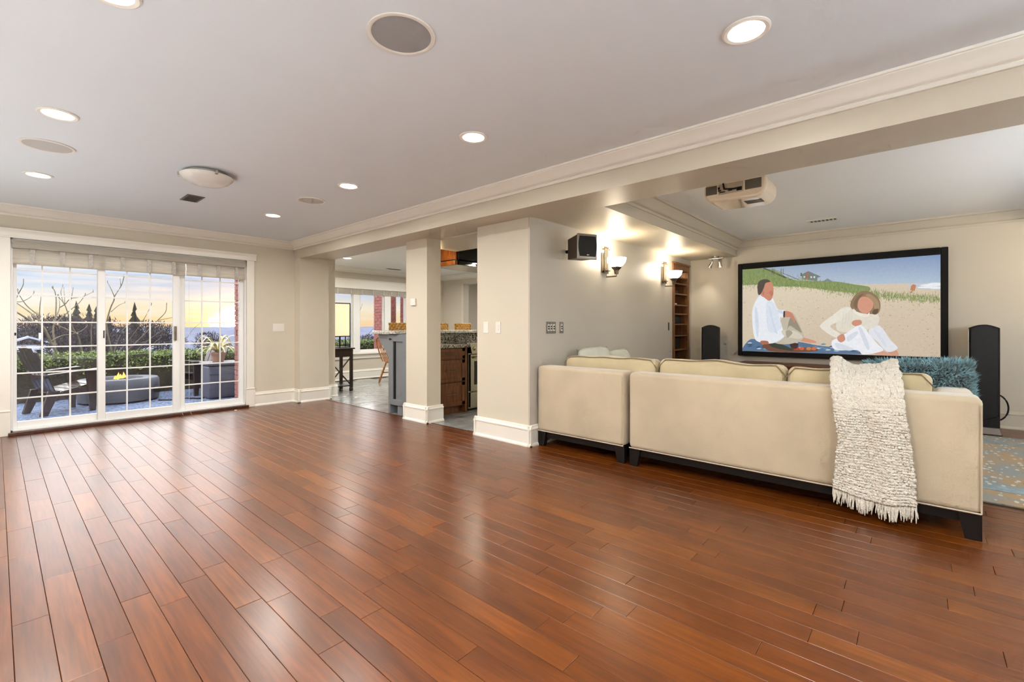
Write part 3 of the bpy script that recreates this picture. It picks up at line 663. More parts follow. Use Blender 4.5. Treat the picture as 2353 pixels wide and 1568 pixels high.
def cushion(y0, y1, z0, z1, lab, tilt=.10, seed=0):
    c = ((y0 + y1) / 2); r = thing('back_cushion', (3.79, c, .445), lab, 'cushion', 'cream back cushions of the sectional')
    M = Matrix.Translation((3.79, c, (z0 + z1) / 2)) @ Matrix.Rotation(tilt, 4, 'Y')
    w, h, t = y1 - y0, z1 - z0, .16
    m = MB(); rbox(m, -t / 2, -w / 2, -h / 2, t / 2, w / 2, h / 2, .05, 4)
    bm = bmesh.new(); me = m.mesh('cushion', CUSH); bm.from_mesh(me); bmesh.ops.subdivide_edges(bm, edges=[e for e in bm.edges if e.calc_length() > .12], cuts=14, use_grid_fill=True)
    for v in bm.verts:
        p = v.co; n = noise.noise(Vector((p.y * 5 + seed * 3.3, p.z * 6, p.x * 4 + seed)))
        v.co.z += n * .016 * (p.z > 0) + (.012 * math.cos(p.y / w * PI) if p.z > 0 else 0); v.co.x += n * .018
        v.co.y += noise.noise(Vector((p.z * 7, seed, p.x * 9))) * .006
    for f in bm.faces: f.smooth = True
    bm.to_mesh(me); bm.free(); me.transform(M)
    link('cover', me, r)
    for sx in (-1, 1):
        pts = []
        for k in range(33):
            u = k / 32
            if u < .2: p = Vector((sx * t * .44, -w / 2 - .002, -h / 2 + .05 + (h - .1) * u / .2))
            elif u > .8: p = Vector((sx * t * .44, w / 2 + .002, h / 2 - .05 - (h - .1) * (u - .8) / .2))
            else:
                q = (u - .2) / .6; y = -w / 2 + .03 + (w - .06) * q
                n = noise.noise(Vector((y * 5 + seed * 3.3, h * 3, sx * t * 2 + seed)))
                p = Vector((sx * t * .44 + n * .012, y, h / 2 - .010 + n * .016 + .012 * math.cos(y / w * PI)))
            pts.append(M @ p)
        MB().tube(pts, .0045, 6).build('piping', PIPE, r, smooth=60)
    return r
cushion(1.655, 2.60, .45, .865, 'plump cream back cushion on the short sofa section', .06, 1)
cushion(.700, 1.640, .45, .875, 'long cream back cushion in the middle of the sectional', .07, 2)
cushion(-.075, .690, .45, .865, 'cream back cushion partly under the throw', .05, 5)

# small pillows by the grey wall
for (x, y, z, s, rz, lab, sd) in ((4.26, 2.56, .665, .50, 1.35, 'pale linen pillow with a square corner, left of the two by the grey wall', 3), (4.80, 2.57, .635, .46, 1.50, 'pale linen pillow, right of the two by the grey wall', 4)):
    r = thing('throw_pillow', (x, y, .445), lab, 'pillow')
    M = Matrix.Translation((x, y, z + .04)) @ Matrix.Rotation(rz - PI / 2, 4, 'Z') @ Matrix.Rotation(PI / 2 - .22, 4, 'X') @ Matrix.Rotation(.06, 4, 'Z')
    m = MB(); pill(m, s, s, .16, 1, 16, 16, sd, M); m.build('cover', PALE, r, smooth=80)
    pts = [M @ Vector((a * s / 2 * .93, b * s / 2 * .93, 0)) for a, b in ((-1, -1), (-.98, 0), (-1, 1), (0, .98), (1, 1), (.98, 0), (1, -1), (0, -.98), (-1, -1))]
    MB().tube(pts, .004, 6).build('piping', PALE, r, smooth=60)
# an ottoman-like chaise seat keeps the far pillows supported
r = thing('chaise', (4.95, 2.3, 0), 'low beige chaise seat running along the grey wall', 'sofa')
m = MB(); rbox(m, 4.50, 1.86, .15, 6.0, 2.77, .30, .03, 3); m.build('seat_base', SOFA, r, smooth=50)
m = MB(); rbox(m, 4.50, 1.87, .30, 6.0, 2.76, .445, .05, 4); m.build('seat_cushion', CUSH, r, smooth=50)
for x in (4.52, 5.93):
    for y in (1.88, 2.69): MB().box(x, y, 0, x + .06, y + .06, .152).build('leg', ESPR, r)

# throw blanket: hangs over the sofa back
r = thing('throw_blanket', (3.48, .23, .1), 'chunky cream knitted throw with fringe draped over the sofa back', 'blanket')
def throw_pt(u, v):
    # u across the width, v along the length: 0 on the cushion top, 1 at the lower hem
    path = [(0.0, (3.86, .80)), (.07, (3.80, .900)), (.13, (3.70, .913)), (.20, (3.585, .865)), (.26, (3.505, .800)), (.31, (3.478, .73)), (.36, (3.470, .66)), (1.0, (3.468, .135))]
    for (a, p), (b, q) in zip(path, path[1:]):
        if v <= b + 1e-9: t = (v - a) / (b - a); x, z = p[0] + (q[0] - p[0]) * t, p[1] + (q[1] - p[1]) * t; break
    ykeys = [(0, .420, .085), (.13, .425, .090), (.26, .405, .060), (.36, .385, .045), (.6, .36, .020), (.8, .375, .005), (1, .385, -.002)]
    for (a, l0, r0), (b, l1, r1) in zip(ykeys, ykeys[1:]):
        if v <= b + 1e-9: t = (v - a) / (b - a); yl, yr = l0 + (l1 - l0) * t, r0 + (r1 - r0) * t; break
    y = yl + (yr - yl) * u
    fold = .016 * math.sin(u * 7.5 + v * 2.0 + .6) + .009 * math.sin(u * 15 - v * 3)
    n = noise.noise(Vector((u * 46, v * 110, 1.3))) * .0065 + noise.noise(Vector((u * 20, v * 40, 7))) * .005
    rib = .0022 * math.sin(v * 330) + .0018 * math.sin(u * 150 + 2 * math.sin(v * 165))
    hang = max(0, min(1, (v - .14) / .34)); hang = hang * hang * (3 - 2 * hang)
    dx = -((fold + .026) * .8 + n + rib) * hang - (n + rib) * (1 - hang) * .3
    dz = (n + rib + fold * .9 - .020 * math.sin(u * PI) * (1 - u) + .012 * (u < .15)) * (1 - hang)
    z += -.030 * math.sin(min(1, u * 1.15) * PI * .9) * max(0, (v - .8) / .2) + .02 * max(0, (v - .8) / .2) * (1 - u)
    return Vector((x + dx - .012 * hang, y + noise.noise(Vector((v * 30, u * 3, 2))) * .004, z + dz + .012))
m = MB(); m.grid(throw_pt, 70, 210)
o = m.build('knit', THROW, r, smooth=80); so = o.modifiers.new('thick', 'SOLIDIFY'); so.thickness = .010; so.offset = 1
m = MB()
for k in range(84):
    u = (k + .5) / 84; p = throw_pt(u, 1.0); L_ = random.uniform(.06, .10); dy, dx = random.uniform(-.014, .014), random.uniform(-.010, .004)
    m.tube([p + Vector((.010, 0, .018)), p + Vector((dx * .3, dy * .3, -.02)), p + Vector((dx, dy, -L_ * .7)), p + Vector((dx * .7, dy * 1.3, -L_))], [.0045, .005, .0042, .002], 5)
m.build('fringe', THROW, r, smooth=60, kind='stuff')

# teal sheepskin pillow
r = thing('fur_pillow', (4.06, 0.0, .445), 'shaggy teal fur pillow lying along the sofa arm', 'pillow')
M = Matrix.Translation((4.13, -.01, .735)) @ Matrix.Rotation(-.06, 4, 'X') @ Matrix.Rotation(1.20, 4, 'Y')
m = MB(); pill(m, .36, .50, .16, 1, 14, 20, 9, M); m.build('cover', mk('dark_teal_backing', srgb(80, 108, 114), .9, var=.3, vscale=10), r, smooth=80)
m = MB(); rnd = random.Random(3)
for k in range(9000):
    a, b = rnd.uniform(-1, 1), rnd.uniform(-1, 1); sg = rnd.choice((1, -1))
    if rnd.random() < .35: 
        if rnd.random() < .5: a = rnd.choice((-1, 1)) * rnd.uniform(.9, 1)
        else: b = rnd.choice((-1, 1)) * rnd.uniform(.9, 1)
    h = (max(0, 1 - abs(a) ** 3.2) * max(0, 1 - abs(b) ** 3.2)) ** .5
    p = Vector((a * .18, b * .25, sg * .08 * h))
    d = Vector((a * .7 * (abs(a) ** 2) , b * .8 * (abs(b) ** 2), sg * (h * .8 + .1))).normalized() + Vector((rnd.uniform(-.6, .6), rnd.uniform(-.6, .6), rnd.uniform(-.3, .3)))
    d.normalize(); s_ = d.cross(Vector((rnd.random(), rnd.random(), rnd.random()))).normalized() * rnd.uniform(.0025, .0045); L_ = rnd.uniform(.025, .055)
    q = p + d * L_ * .6 + Vector((rnd.uniform(-.006, .006), rnd.uniform(-.006, .006), 0)); e = p + d * L_ + Vector((-.012, rnd.uniform(-.01, .01), 0))
    n0 = len(m.v); m.v += [tuple(M @ x) for x in (p - s_, p + s_, q + s_ * .8, q - s_ * .8, e)]; m.f += [(n0, n0 + 1, n0 + 2, n0 + 3), (n0 + 3, n0 + 2, n0 + 4)]
m.build('fur', FURC, r, fix=False, kind='stuff')

# ------------------------------------------------------------------ rug
def mk_rug():
    m = bpy.data.materials.new('patterned_rug'); m.use_nodes = True; t = m.node_tree; b = t.nodes['Principled BSDF']; nn = t.nodes.new; lk = t.links.new
    g = nn('ShaderNodeNewGeometry'); v = nn('ShaderNodeTexVoronoi'); v.inputs['Scale'].default_value = 11; mpp = nn('ShaderNodeMapping'); mpp.inputs['Scale'].default_value = (1, 2.2, 1)
    lk(g.outputs['Position'], mpp.inputs[0]); lk(mpp.outputs[0], v.inputs['Vector'])
    sx = nn('ShaderNodeSeparateColor'); lk(v.outputs['Color'], sx.inputs[0])
    sepx = nn('ShaderNodeSeparateXYZ'); lk(g.outputs['Position'], sepx.inputs[0])
    n = nn('ShaderNodeTexNoise'); n.inputs['Scale'].default_value = 3.0; lk(g.outputs['Position'], n.inputs['Vector'])
    base = nn('ShaderNodeValToRGB'); lk(n.outputs['Fac'], base.inputs[0])
    base.color_ramp.elements[0].position = .42; base.color_ramp.elements[0].color = srgb(106, 112, 110); base.color_ramp.elements[1].position = .56; base.color_ramp.elements[1].color = srgb(144, 110, 58)
    spots = nn('ShaderNodeMath'); spots.operation = 'LESS_THAN'; lk(v.outputs['Distance'], spots.inputs[0]); spots.inputs[1].default_value = .28
    pick = nn('ShaderNodeValToRGB'); lk(sx.outputs[1], pick.inputs[0]); pick.color_ramp.interpolation = 'CONSTANT'
    pick.color_ramp.elements[0].color = srgb(184, 178, 160); pick.color_ramp.elements[1].position = .45; pick.color_ramp.elements[1].color = srgb(150, 166, 172)
    e = pick.color_ramp.elements.new(.8); e.color = srgb(110, 96, 60)
    mx1 = nn('ShaderNodeMixRGB'); lk(spots.outputs[0], mx1.inputs[0]); lk(base.outputs[0], mx1.inputs[1]); lk(pick.outputs[0], mx1.inputs[2])
    lk(mx1.outputs[0], b.inputs['Base Color']); b.inputs['Roughness'].default_value = .95; b.inputs['Sheen Weight'].default_value = .3
    fn_ = nn('ShaderNodeTexNoise'); fn_.inputs['Scale'].default_value = 260; lk(g.outputs['Position'], fn_.inputs['Vector'])
    bp = nn('ShaderNodeBump'); bp.inputs['Strength'].default_value = .6; bp.inputs['Distance'].default_value = .006; lk(fn_.outputs['Fac'], bp.inputs['Height']); lk(bp.outputs[0], b.inputs['Normal'])
    return m
RUG = mk_rug()
r = thing('area_rug', (5.6, -.2, 0), 'thick grey and ochre patterned rug with pale blue border band', 'rug')
MB().box(4.30, -1.6, .001, 6.90, 1.75, .013).build('pile', RUG, r, bevel=.006)
MB().box(4.296, -1.605, .0005, 6.905, 1.755, .006).build('binding', mk('rug_edge', srgb(60, 74, 78), .95, var=.2), r)
BAND = mk('rug_blue_band', srgb(130, 146, 154), .95, var=.18, vscale=24, bump=.5, bscale=200)
for nm, bxs in (('border_band', (4.62, -1.35, 4.76, 1.5)), ('border_band', (6.45, -1.35, 6.59, 1.5)), ('border_band', (4.76, -1.35, 6.45, -1.21)), ('border_band', (4.76, 1.36, 6.45, 1.5))):
    MB().box(bxs[0], bxs[1], .0125, bxs[2], bxs[3], .0165).build(nm, BAND, r, bevel=.002)

# ------------------------------------------------------------------ projection screen
PICM = bpy.data.materials.new('projected_picture'); PICM.use_nodes = True
t = PICM.node_tree; b = t.nodes['Principled BSDF']
at_ = t.nodes.new('ShaderNodeVertexColor'); at_.layer_name = 'print'
gp_ = t.nodes.new('ShaderNodeNewGeometry'); nz_ = t.nodes.new('ShaderNodeTexNoise'); nz_.inputs['Scale'].default_value = 34; nz_.inputs['Detail'].default_value = 6; t.links.new(gp_.outputs['Position'], nz_.inputs['Vector'])
mr_ = t.nodes.new('ShaderNodeMapRange'); t.links.new(nz_.outputs['Fac'], mr_.inputs[0]); mr_.inputs[1].default_value = .25; mr_.inputs[2].default_value = .75; mr_.inputs[3].default_value = .95; mr_.inputs[4].default_value = 1.05
ml_ = t.nodes.new('ShaderNodeMixRGB'); ml_.blend_type = 'MULTIPLY'; ml_.inputs[0].default_value = 1; t.links.new(at_.outputs['Color'], ml_.inputs[1]); t.links.new(mr_.outputs[0], ml_.inputs[2])
t.links.new(ml_.outputs[0], b.inputs['Emission Color']); b.inputs['Emission Strength'].default_value = .86
b.inputs['Base Color'].default_value = (.05, .05, .05, 1); b.inputs['Roughness'].default_value = .8
SY0, SY1, SZ0, SZ1, SXF = 1.978, -.220, .785, 2.022, 7.53
r = thing('projection_screen', (7.56, .87, .71), 'wide wall projection screen showing a couple on a beach', 'screen')
fw_ = .058
m = MB(); a0, a1, z0, z1 = 2.036, -.288, .715, 2.108
m.box(7.50, a0, z0, 7.58, SY0, z1).box(7.50, SY1, z0, 7.58, a1, z1).box(7.50, SY0, SZ1, 7.58, SY1, z1).box(7.50, SY0, z0, 7.58, SY1, SZ0)
m.build('frame', FRAMEB, r, bevel=.010)
for y_, z_ in ((1.6, 1.9), (0, 1.9), (1.6, .8), (0, .8)): MB().box(7.58, y_, z_, 7.599, y_ + .1, z_ + .1).build('bracket', BLACKM, r)
class Pic:
    def __init__(s): s.v = []; s.f = []; s.c = []; s.layer = 0
    def pt(s, x, y):
        u = (x - 82) / 2130.; top = 283 - 161 * u; bot = 1160 + 27 * u; v = (y - top) / (bot - top)
        u = min(1, max(0, u)); v = min(1, max(0, v))
        return (SXF - .00012 * s.layer, SY0 + (SY1 - SY0) * u, SZ1 + (SZ0 - SZ1) * v)
    def poly(s, pts, col, lay=True):
        if lay: s.layer += 1
        cs = col if isinstance(col, list) else [col] * len(pts)
        n = len(s.v); s.v += [s.pt(*p) for p in pts]; s.f.append(tuple(range(n, n + len(pts)))); s.c.append([srgb(*c) for c in cs])
    def smooth(s, pts, col):   # closed smooth outline
        k = len(pts); out = []
        for i in range(k):
            p0, p1, p2, p3 = (Vector(pts[(i + j) % k]) for j in (-1, 0, 1, 2))
            for q in range(5):
                t_ = q / 5; out.append(.5 * ((2 * p1) + (-p0 + p2) * t_ + (2 * p0 - 5 * p1 + 4 * p2 - p3) * t_ ** 2 + (-p0 + 3 * p1 - 3 * p2 + p3) * t_ ** 3))
        s.poly([(p.x, p.y) for p in out], col)
P_ = Pic(); rr = random.Random(5)
P_.poly([(82, 283), (2216, 122), (2216, 420), (82, 470)], [(160, 176, 198), (124, 150, 190), (176, 194, 214), (186, 200, 214)])
P_.poly([(82, 430), (900, 400), (1500, 430), (2216, 412), (2216, 700), (82, 700)], (216, 198, 174))
P_.poly([(1960, 425), (2216, 405), (2216, 490), (2050, 478), (1900, 445)], (190, 200, 214))
for a, c in ((2030, 440), (2100, 425), (2010, 462), (2110, 470)): P_.smooth([(a, c), (a + 60, c - 12), (2216, c - 8), (2216, c + 6), (a + 50, c + 8)], (238, 240, 242))
P_.smooth([(82, 290), (200, 272), (330, 265), (460, 275), (560, 310), (700, 380), (900, 395), (1200, 400), (1400, 430), (1560, 460), (1500, 520), (1150, 500), (800, 465), (500, 470), (300, 450), (82, 445)], (130, 148, 92))
P_.poly([(82, 452), (300, 440), (500, 460), (800, 458), (1100, 490), (1400, 540), (1700, 560), (1950, 590), (2216, 640), (2216, 1187), (82, 1160)], [(222, 206, 182), (226, 210, 186), (226, 212, 188), (228, 210, 184), (226, 208, 182), (222, 204, 178), (220, 202, 178), (218, 200, 176), (214, 196, 172), (208, 188, 166), (212, 194, 170)])
# house and stair
P_.poly([(810, 335), (905, 290), (1050, 350), (1010, 360), (1005, 398), (835, 380), (832, 350)], (112, 124, 122))
P_.poly([(880, 300), (906, 300), (906, 388), (880, 385)], (158, 112, 92)); P_.poly([(815, 310), (832, 310), (832, 345), (815, 345)], (96, 100, 96))
for a in (850, 930, 965): P_.poly([(a, 345), (a + 18, 345), (a + 18, 365), (a, 365)], (220, 224, 224))
P_.poly([(1070, 400), (1120, 368), (1180, 402)], (120, 132, 140))
P_.poly([(350, 265), (380, 262), (720, 385), (690, 392)], (70, 72, 66)); P_.poly([(470, 270), (478, 270), (800, 382), (790, 386)], (88, 88, 80))
for a in (360, 470, 490, 580, 605): P_.poly([(a, 265), (a + 6, 265), (a + 6, 325), (a, 325)], (80, 80, 74))
P_.layer += 1
for k in range(2600):
    x = rr.uniform(86, 2205); u = (x - 82) / 2130
    base = 455 + 90 * max(0, (x - 800) / 700) if x < 1500 else 545 + 60 * (x - 1500) / 700
    y = base + rr.gauss(-25 if x < 1400 else -8, 30 if x < 1400 else 22); h = rr.uniform(16, 46)
    if x < 620 and rr.random() < .4: y = rr.uniform(300, 450)
    if y - h < 292 - 161 * u: continue
    g = rr.random(); c = (int(96 + 76 * g), int(116 + 66 * g), int(64 + 50 * g)); lean = rr.uniform(-14, 14)
    P_.poly([(x - 2.5, y), (x + 2.5, y), (x + lean, y - h)], c, False)
P_.layer += 1
for k in range(420):
    x, y = rr.uniform(90, 2200), rr.uniform(600, 1150); w = rr.uniform(4, 26); c = rr.choice([(188, 168, 142), (176, 154, 128), (200, 182, 156), (160, 142, 116)])
    P_.poly([(x, y), (x + w * .5, y - rr.uniform(2, 5)), (x + w, y + 1), (x + w * .5, y + 4)], c, False)
P_.poly([(1975, 428), (2000, 440), (1985, 500), (1945, 490), (1955, 445)], (196, 128, 84)); P_.poly([(1962, 495), (1970, 497), (1955, 522), (1948, 520)], (150, 96, 70))
# picnic blanket, tray, glass
P_.smooth([(85, 1130), (160, 1050), (240, 1030), (420, 1060), (760, 1050), (1000, 1085), (1200, 1105), (1440, 1140), (1480, 1172), (900, 1170), (400, 1162), (90, 1159)], (78, 112, 148))
for k in range(46):
    x, y = rr.uniform(120, 1420), rr.uniform(1075, 1155); P_.smooth([(x, y), (x + 30, y - 12), (x + 62, y - 4), (x + 30, y + 5)], rr.choice([(150, 182, 208), (44, 74, 112), (98, 140, 170), (190, 204, 214)]))
P_.smooth([(350, 1090), (520, 1070), (700, 1120), (960, 1110), (1005, 1145), (760, 1165), (480, 1160), (380, 1130)], (112, 66, 42))
P_.smooth([(440, 1085), (560, 1075), (720, 1130), (700, 1150), (500, 1120)], (30, 52, 40))
for a, c in ((740, (186, 60, 40)), (800, (208, 96, 50)), (880, (206, 128, 60)), (940, (214, 108, 44))): P_.smooth([(a, 1130), (a + 25, 1105), (a + 60, 1118), (a + 40, 1140)], c)
P_.poly([(692, 1010), (790, 1006), (782, 1080), (700, 1080)], (198, 204, 208)); P_.smooth([(694, 1070), (788, 1070), (775, 1120), (740, 1126), (706, 1118)], (52, 20, 26))
# seated figure in a white shirt and khaki trousers (plain, generic)
P_.smooth([(820, 1000), (985, 1040), (975, 1062), (830, 1045)], (214, 150, 120))
P_.smooth([(470, 1000), (580, 820), (690, 745), (745, 760), (840, 940), (845, 1020), (700, 1075), (520, 1072)], (196, 186, 166))
P_.smooth([(690, 800), (740, 790), (830, 945), (780, 930), (690, 880), (660, 920)], (150, 140, 122))
P_.smooth([(300, 1060), (240, 1000), (215, 820), (225, 690), (300, 570), (380, 560), (480, 590), (540, 700), (640, 720), (640, 790), (570, 800), (605, 920), (620, 1000), (480, 1072)], (236, 240, 246))
P_.smooth([(400, 640), (470, 620), (540, 720), (560, 800), (590, 900), (480, 960), (410, 900)], (222, 230, 242))
P_.smooth([(330, 1048), (415, 1050), (420, 1082), (330, 1080)], (176, 104, 78))
P_.smooth([(620, 725), (700, 735), (745, 790), (750, 850), (725, 820), (690, 790), (640, 790), (612, 780)], (204, 134, 106))
P_.smooth([(330, 520), (345, 420), (420, 395), (475, 430), (490, 510), (470, 590), (430, 615), (370, 580), (330, 560)], (206, 138, 112))
P_.smooth([(285, 500), (290, 430), (340, 390), (410, 385), (450, 410), (390, 425), (365, 480), (325, 545), (295, 550)], (74, 66, 58))
for q in ([(250, 720), (275, 700), (300, 860), (290, 1010), (262, 930)], [(430, 700), (450, 690), (500, 860), (540, 960), (505, 940)], [(540, 710), (620, 730), (630, 752), (560, 745)]): P_.smooth(q, (212, 222, 236))
P_.smooth([(600, 930), (760, 940), (840, 1000), (780, 1020), (620, 990)], (214, 206, 188)); P_.smooth([(640, 940), (690, 930), (720, 960), (660, 1010)], (168, 158, 140))
P_.smooth([(345, 520), (362, 505), (372, 535), (358, 560)], (186, 116, 92)); P_.smooth([(430, 520), (470, 505), (488, 540), (462, 560)], (190, 122, 98))
P_.smooth([(614, 728), (632, 728), (628, 790), (610, 785)], (60, 52, 50))
# seated figure in a cream sweater and white trousers (plain, generic)
P_.smooth([(1600, 1150), (1680, 1130), (1760, 1175), (1640, 1175)], (216, 158, 132)); P_.smooth([(1730, 1110), (1800, 1100), (1840, 1175), (1760, 1170)], (212, 150, 124))
P_.smooth([(1560, 960), (1560, 900), (1620, 862), (1680, 885), (1760, 1010), (1830, 1100), (1735, 1140), (1640, 1040)], (228, 230, 236))
P_.smooth([(1240, 930), (1225, 800), (1280, 690), (1400, 680), (1560, 720), (1650, 760), (1640, 860), (1560, 900), (1480, 930)], (228, 220, 204))
P_.smooth([(1370, 690), (1290, 680), (1180, 760), (1050, 860), (1060, 910), (1210, 1000), (1260, 960), (1150, 880), (1270, 810)], (234, 228, 214))
P_.smooth([(1180, 1110), (1170, 1040), (1240, 1000), (1310, 960), (1440, 870), (1500, 880), (1560, 960), (1640, 1060), (1690, 1130), (1500, 1175), (1440, 1130), (1250, 1135)], (240, 241, 246))
P_.smooth([(1230, 990), (1290, 960), (1312, 1020), (1270, 1050), (1235, 1030)], (208, 142, 118)); P_.smooth([(1380, 850), (1400, 815), (1470, 810), (1480, 850), (1420, 875)], (208, 142, 118))
P_.smooth([(1380, 690), (1370, 620), (1430, 530), (1530, 500), (1630, 550), (1668, 640), (1650, 730), (1590, 745), (1480, 735)], (142, 114, 84))
P_.smooth([(1440, 660), (1450, 590), (1510, 560), (1590, 600), (1590, 680), (1530, 740), (1470, 720)], (214, 150, 124))
P_.smooth([(1520, 545), (1580, 540), (1650, 620), (1650, 720), (1610, 690), (1590, 610)], (168, 138, 102))
for k in range(4): P_.smooth([(1290 + k * 30, 740 + k * 8), (1297 + k * 30, 740 + k * 8), (1285 + k * 26, 900 - k * 4), (1277 + k * 26, 900 - k * 4)], (222, 213, 197))
P_.smooth([(1400, 690), (1450, 735), (1530, 748), (1560, 725), (1545, 775), (1450, 765), (1395, 720)], (238, 232, 218))
for q in ([(1330, 990), (1430, 930), (1440, 960), (1350, 1040)], [(1450, 900), (1490, 910), (1560, 1090), (1530, 1110)], [(1600, 920), (1640, 930), (1720, 1060), (1700, 1070)], [(1200, 1060), (1290, 1070), (1400, 1120), (1250, 1125)]): P_.smooth(q, (218, 222, 232))
P_.smooth([(1400, 640), (1440, 560), (1500, 530), (1450, 600), (1430, 690)], (122, 96, 70)); P_.smooth([(1600, 700), (1650, 690), (1630, 745), (1590, 742)], (98, 76, 56))
me = bpy.data.meshes.new('picture'); me.from_pydata(P_.v, [], P_.f)
ca = me.color_attributes.new('print', 'FLOAT_COLOR', 'CORNER'); flat = []
for cs in P_.c:
    for c in cs: flat += c
ca.data.foreach_set('color', flat); me.materials.append(PICM); me.update()
pic = link('picture', me, r); pic['label'] = 'bright projected beach picture'
MB().box(SXF + .001, SY0, SZ0, SXF + .02, SY1, SZ1).build('screen_fabric', WHITEP, r)

# ------------------------------------------------------------------ tower speakers, cord, console
def tower(x, y, lab, rz):
    r = thing('tower_speaker', (0, 0, 0), lab, 'speaker', 'tall black tower speakers flanking the screen')
    w, d, h = .235, .30, 1.14
    m = MB(); prof = [(-w / 2, .075), (w / 2, .075)] + [(w / 2 - w * k / 10, h + .038 * math.sin(PI * k / 10)) for k in range(11)]
    m.prism(prof, lambda p, q: Vector((q, p[0], p[1])), 0, d); m.build('cabinet', TOWER, r, bevel=.004)
    pg = [(-w / 2 + .012, .20), (0, .15), (w / 2 - .012, .20)] + [(w / 2 - .012 - (w - .024) * k / 10, h - .006 + .034 * math.sin(PI * k / 10)) for k in range(11)]
    m = MB(); m.prism(pg, lambda p, q: Vector((q, p[0], p[1])), -.016, -.001); m.build('grille', BLACKP, r, bevel=.006)
    m = MB(); m.hull8([(-.03, -w / 2 - .02, 0), (d + .02, -w / 2 - .02, 0), (d + .02, w / 2 + .02, 0), (-.03, w / 2 + .02, 0)], [(-.005, -w / 2, .075), (d, -w / 2, .075), (d, w / 2, .075), (-.005, w / 2, .075)]); m.build('plinth', mk('bronze_grey_plinth', srgb(96, 86, 78), .35, .4, var=.05), r, bevel=.008)
    MB().box(-.006, w / 2, .20, .01, w / 2 + .003, h - .01).build('edge_strip', CHROME, r)
    r.location = (x, y, 0); r.rotation_euler = (0, 0, rz); return r
tw_ = tower(7.06, -.55, 'black tower speaker right of the screen with a looping cable', -.05)
tower(7.14, 2.33, 'black tower speaker left of the screen by the bookcase', .22)
m = MB(); pts = [(7.36, -.60, .12)]
for k in range(21):
    a = -1.35 + 2.6 * k / 20; pts.append((7.42, -.66 - .105 * math.cos(a), .25 + .15 * math.sin(a)))
pts.append((7.36, -.58, .40)); m.tube(pts, .008, 8); m.build('cable', BLACKP, tw_, smooth=60)

r = thing('media_console', (7.33, 1.1, 0), 'brown wood media console below the projection screen', 'cabinet')
MB().box(7.12, .35, .06, 7.56, 1.93, .60).build('body', CHERRY, r); MB().box(7.09, .32, .60, 7.57, 1.96, .635).build('top', CHERRY, r, bevel=.006)
for k in range(3):
    a = .37 + k * .52; d = MB().box(7.10, a, .09, 7.12, a + .5, .585).build('door', CHERRY, r, bevel=.003)
    MB().tube([(7.10, a + .19, .53), (7.08, a + .20, .53), (7.08, a + .30, .53), (7.10, a + .31, .53)], .005, 8).build('handle', CHROME, d, smooth=60)
MB().box(7.14, .37, 0, 7.55, 1.91, .06).build('base', ESPR, r)

# ------------------------------------------------------------------ built-in bookcase with equipment
r = thing('bookcase', (7.18, 2.95, 0), 'narrow built-in walnut bookcase at the corner beside the screen wall', 'bookcase')
MB().box(6.85, 2.768, 0, 6.905, 3.30, 2.13).build('side_panel', BOOKW, r, bevel=.003); MB().box(7.445, 2.768, 0, 7.50, 3.30, 2.13).build('side_panel', BOOKW, r, bevel=.003)
MB().box(6.905, 3.26, .06, 7.445, 3.30, 2.05).build('back_panel', BOOKW, r); MB().box(6.905, 2.768, 2.03, 7.445, 3.30, 2.13).box(6.84, 2.755, 2.12, 7.51, 2.79, 2.149).build('top_rail', BOOKW, r, bevel=.003)
SHZ = [.20, .56, .80, 1.02, 1.20, 1.36, 1.50, 1.672, 1.835, 1.935]
for z in SHZ: MB().box(6.905, 2.785, z - .02, 7.445, 3.26, z).build('shelf', BOOKW, r, bevel=.002)
MB().box(6.905, 2.79, 0, 7.445, 2.81, .18).build('kick_panel', BOOKW, r)
def device(name, x0, x1, z, h, lab, cat, mat=BLACKP, knob=True):
    q = thing(name, ((x0 + x1) / 2, 3.0, z), lab, cat, 'equipment on the bookcase shelves')
    MB().box(x0, 2.86, z + .008, x1, 3.2, z + h).build('case', mat, q, bevel=.005)
    MB().box(x0 + .01, 2.853, z + .015, x1 - .01, 2.86, z + h - .008).build('front_panel', BLACKP, q, bevel=.002)
    if knob: MB().lathe([(.0, 0), (.014, 0), (.014, .012), (0, .012)], (x0 + .05, 2.841, z + h * .5), 14, 'y').build('knob', CHROME, q, smooth=40)
    for xx in (x0 + .03, x1 - .03): MB().box(xx - .012, 2.9, z, xx + .012, 2.93, z + .008).build('foot', BLACKP, q)
device('media_player', 6.98, 7.36, 1.20, .12, 'dark receiver on the bookcase shelf at switch height', 'receiver')
device('amplifier', 6.95, 7.34, .80, .17, 'tall dark amplifier on the fourth bookcase shelf', 'amplifier')
device('media_player', 6.97, 7.33, .56, .10, 'black player box low in the bookcase under the amplifier', 'player')
device('media_player', 6.98, 7.25, 1.672, .055, 'slim black box near the top of the bookcase', 'player', knob=False)
q = thing('remote_control', (7.0, 2.85, 1.50), 'small pale remote lying on a bookcase shelf', 'remote')
MB().box(6.94, 2.80, 1.5005, 7.06, 2.84, 1.518).build('case', WHITEP, q, bevel=.005); MB().box(6.96, 2.81, 1.518, 7.04, 2.83, 1.520).build('buttons', BLACKP, q)
lk_ = pointl((7.18, 2.95, 1.99), 1.2, (1, .68, .32), .02, name='bookcase_light')
q = thing('puck_light', (7.18, 2.95, 2.0), 'small warm puck light inside the top of the bookcase', 'light')
MB().lathe([(.0, 2.012), (.03, 2.012), (.03, 2.028), (.0, 2.028)], (7.18, 2.95, 0), 20).build('lens', GLOW, q, smooth=40)

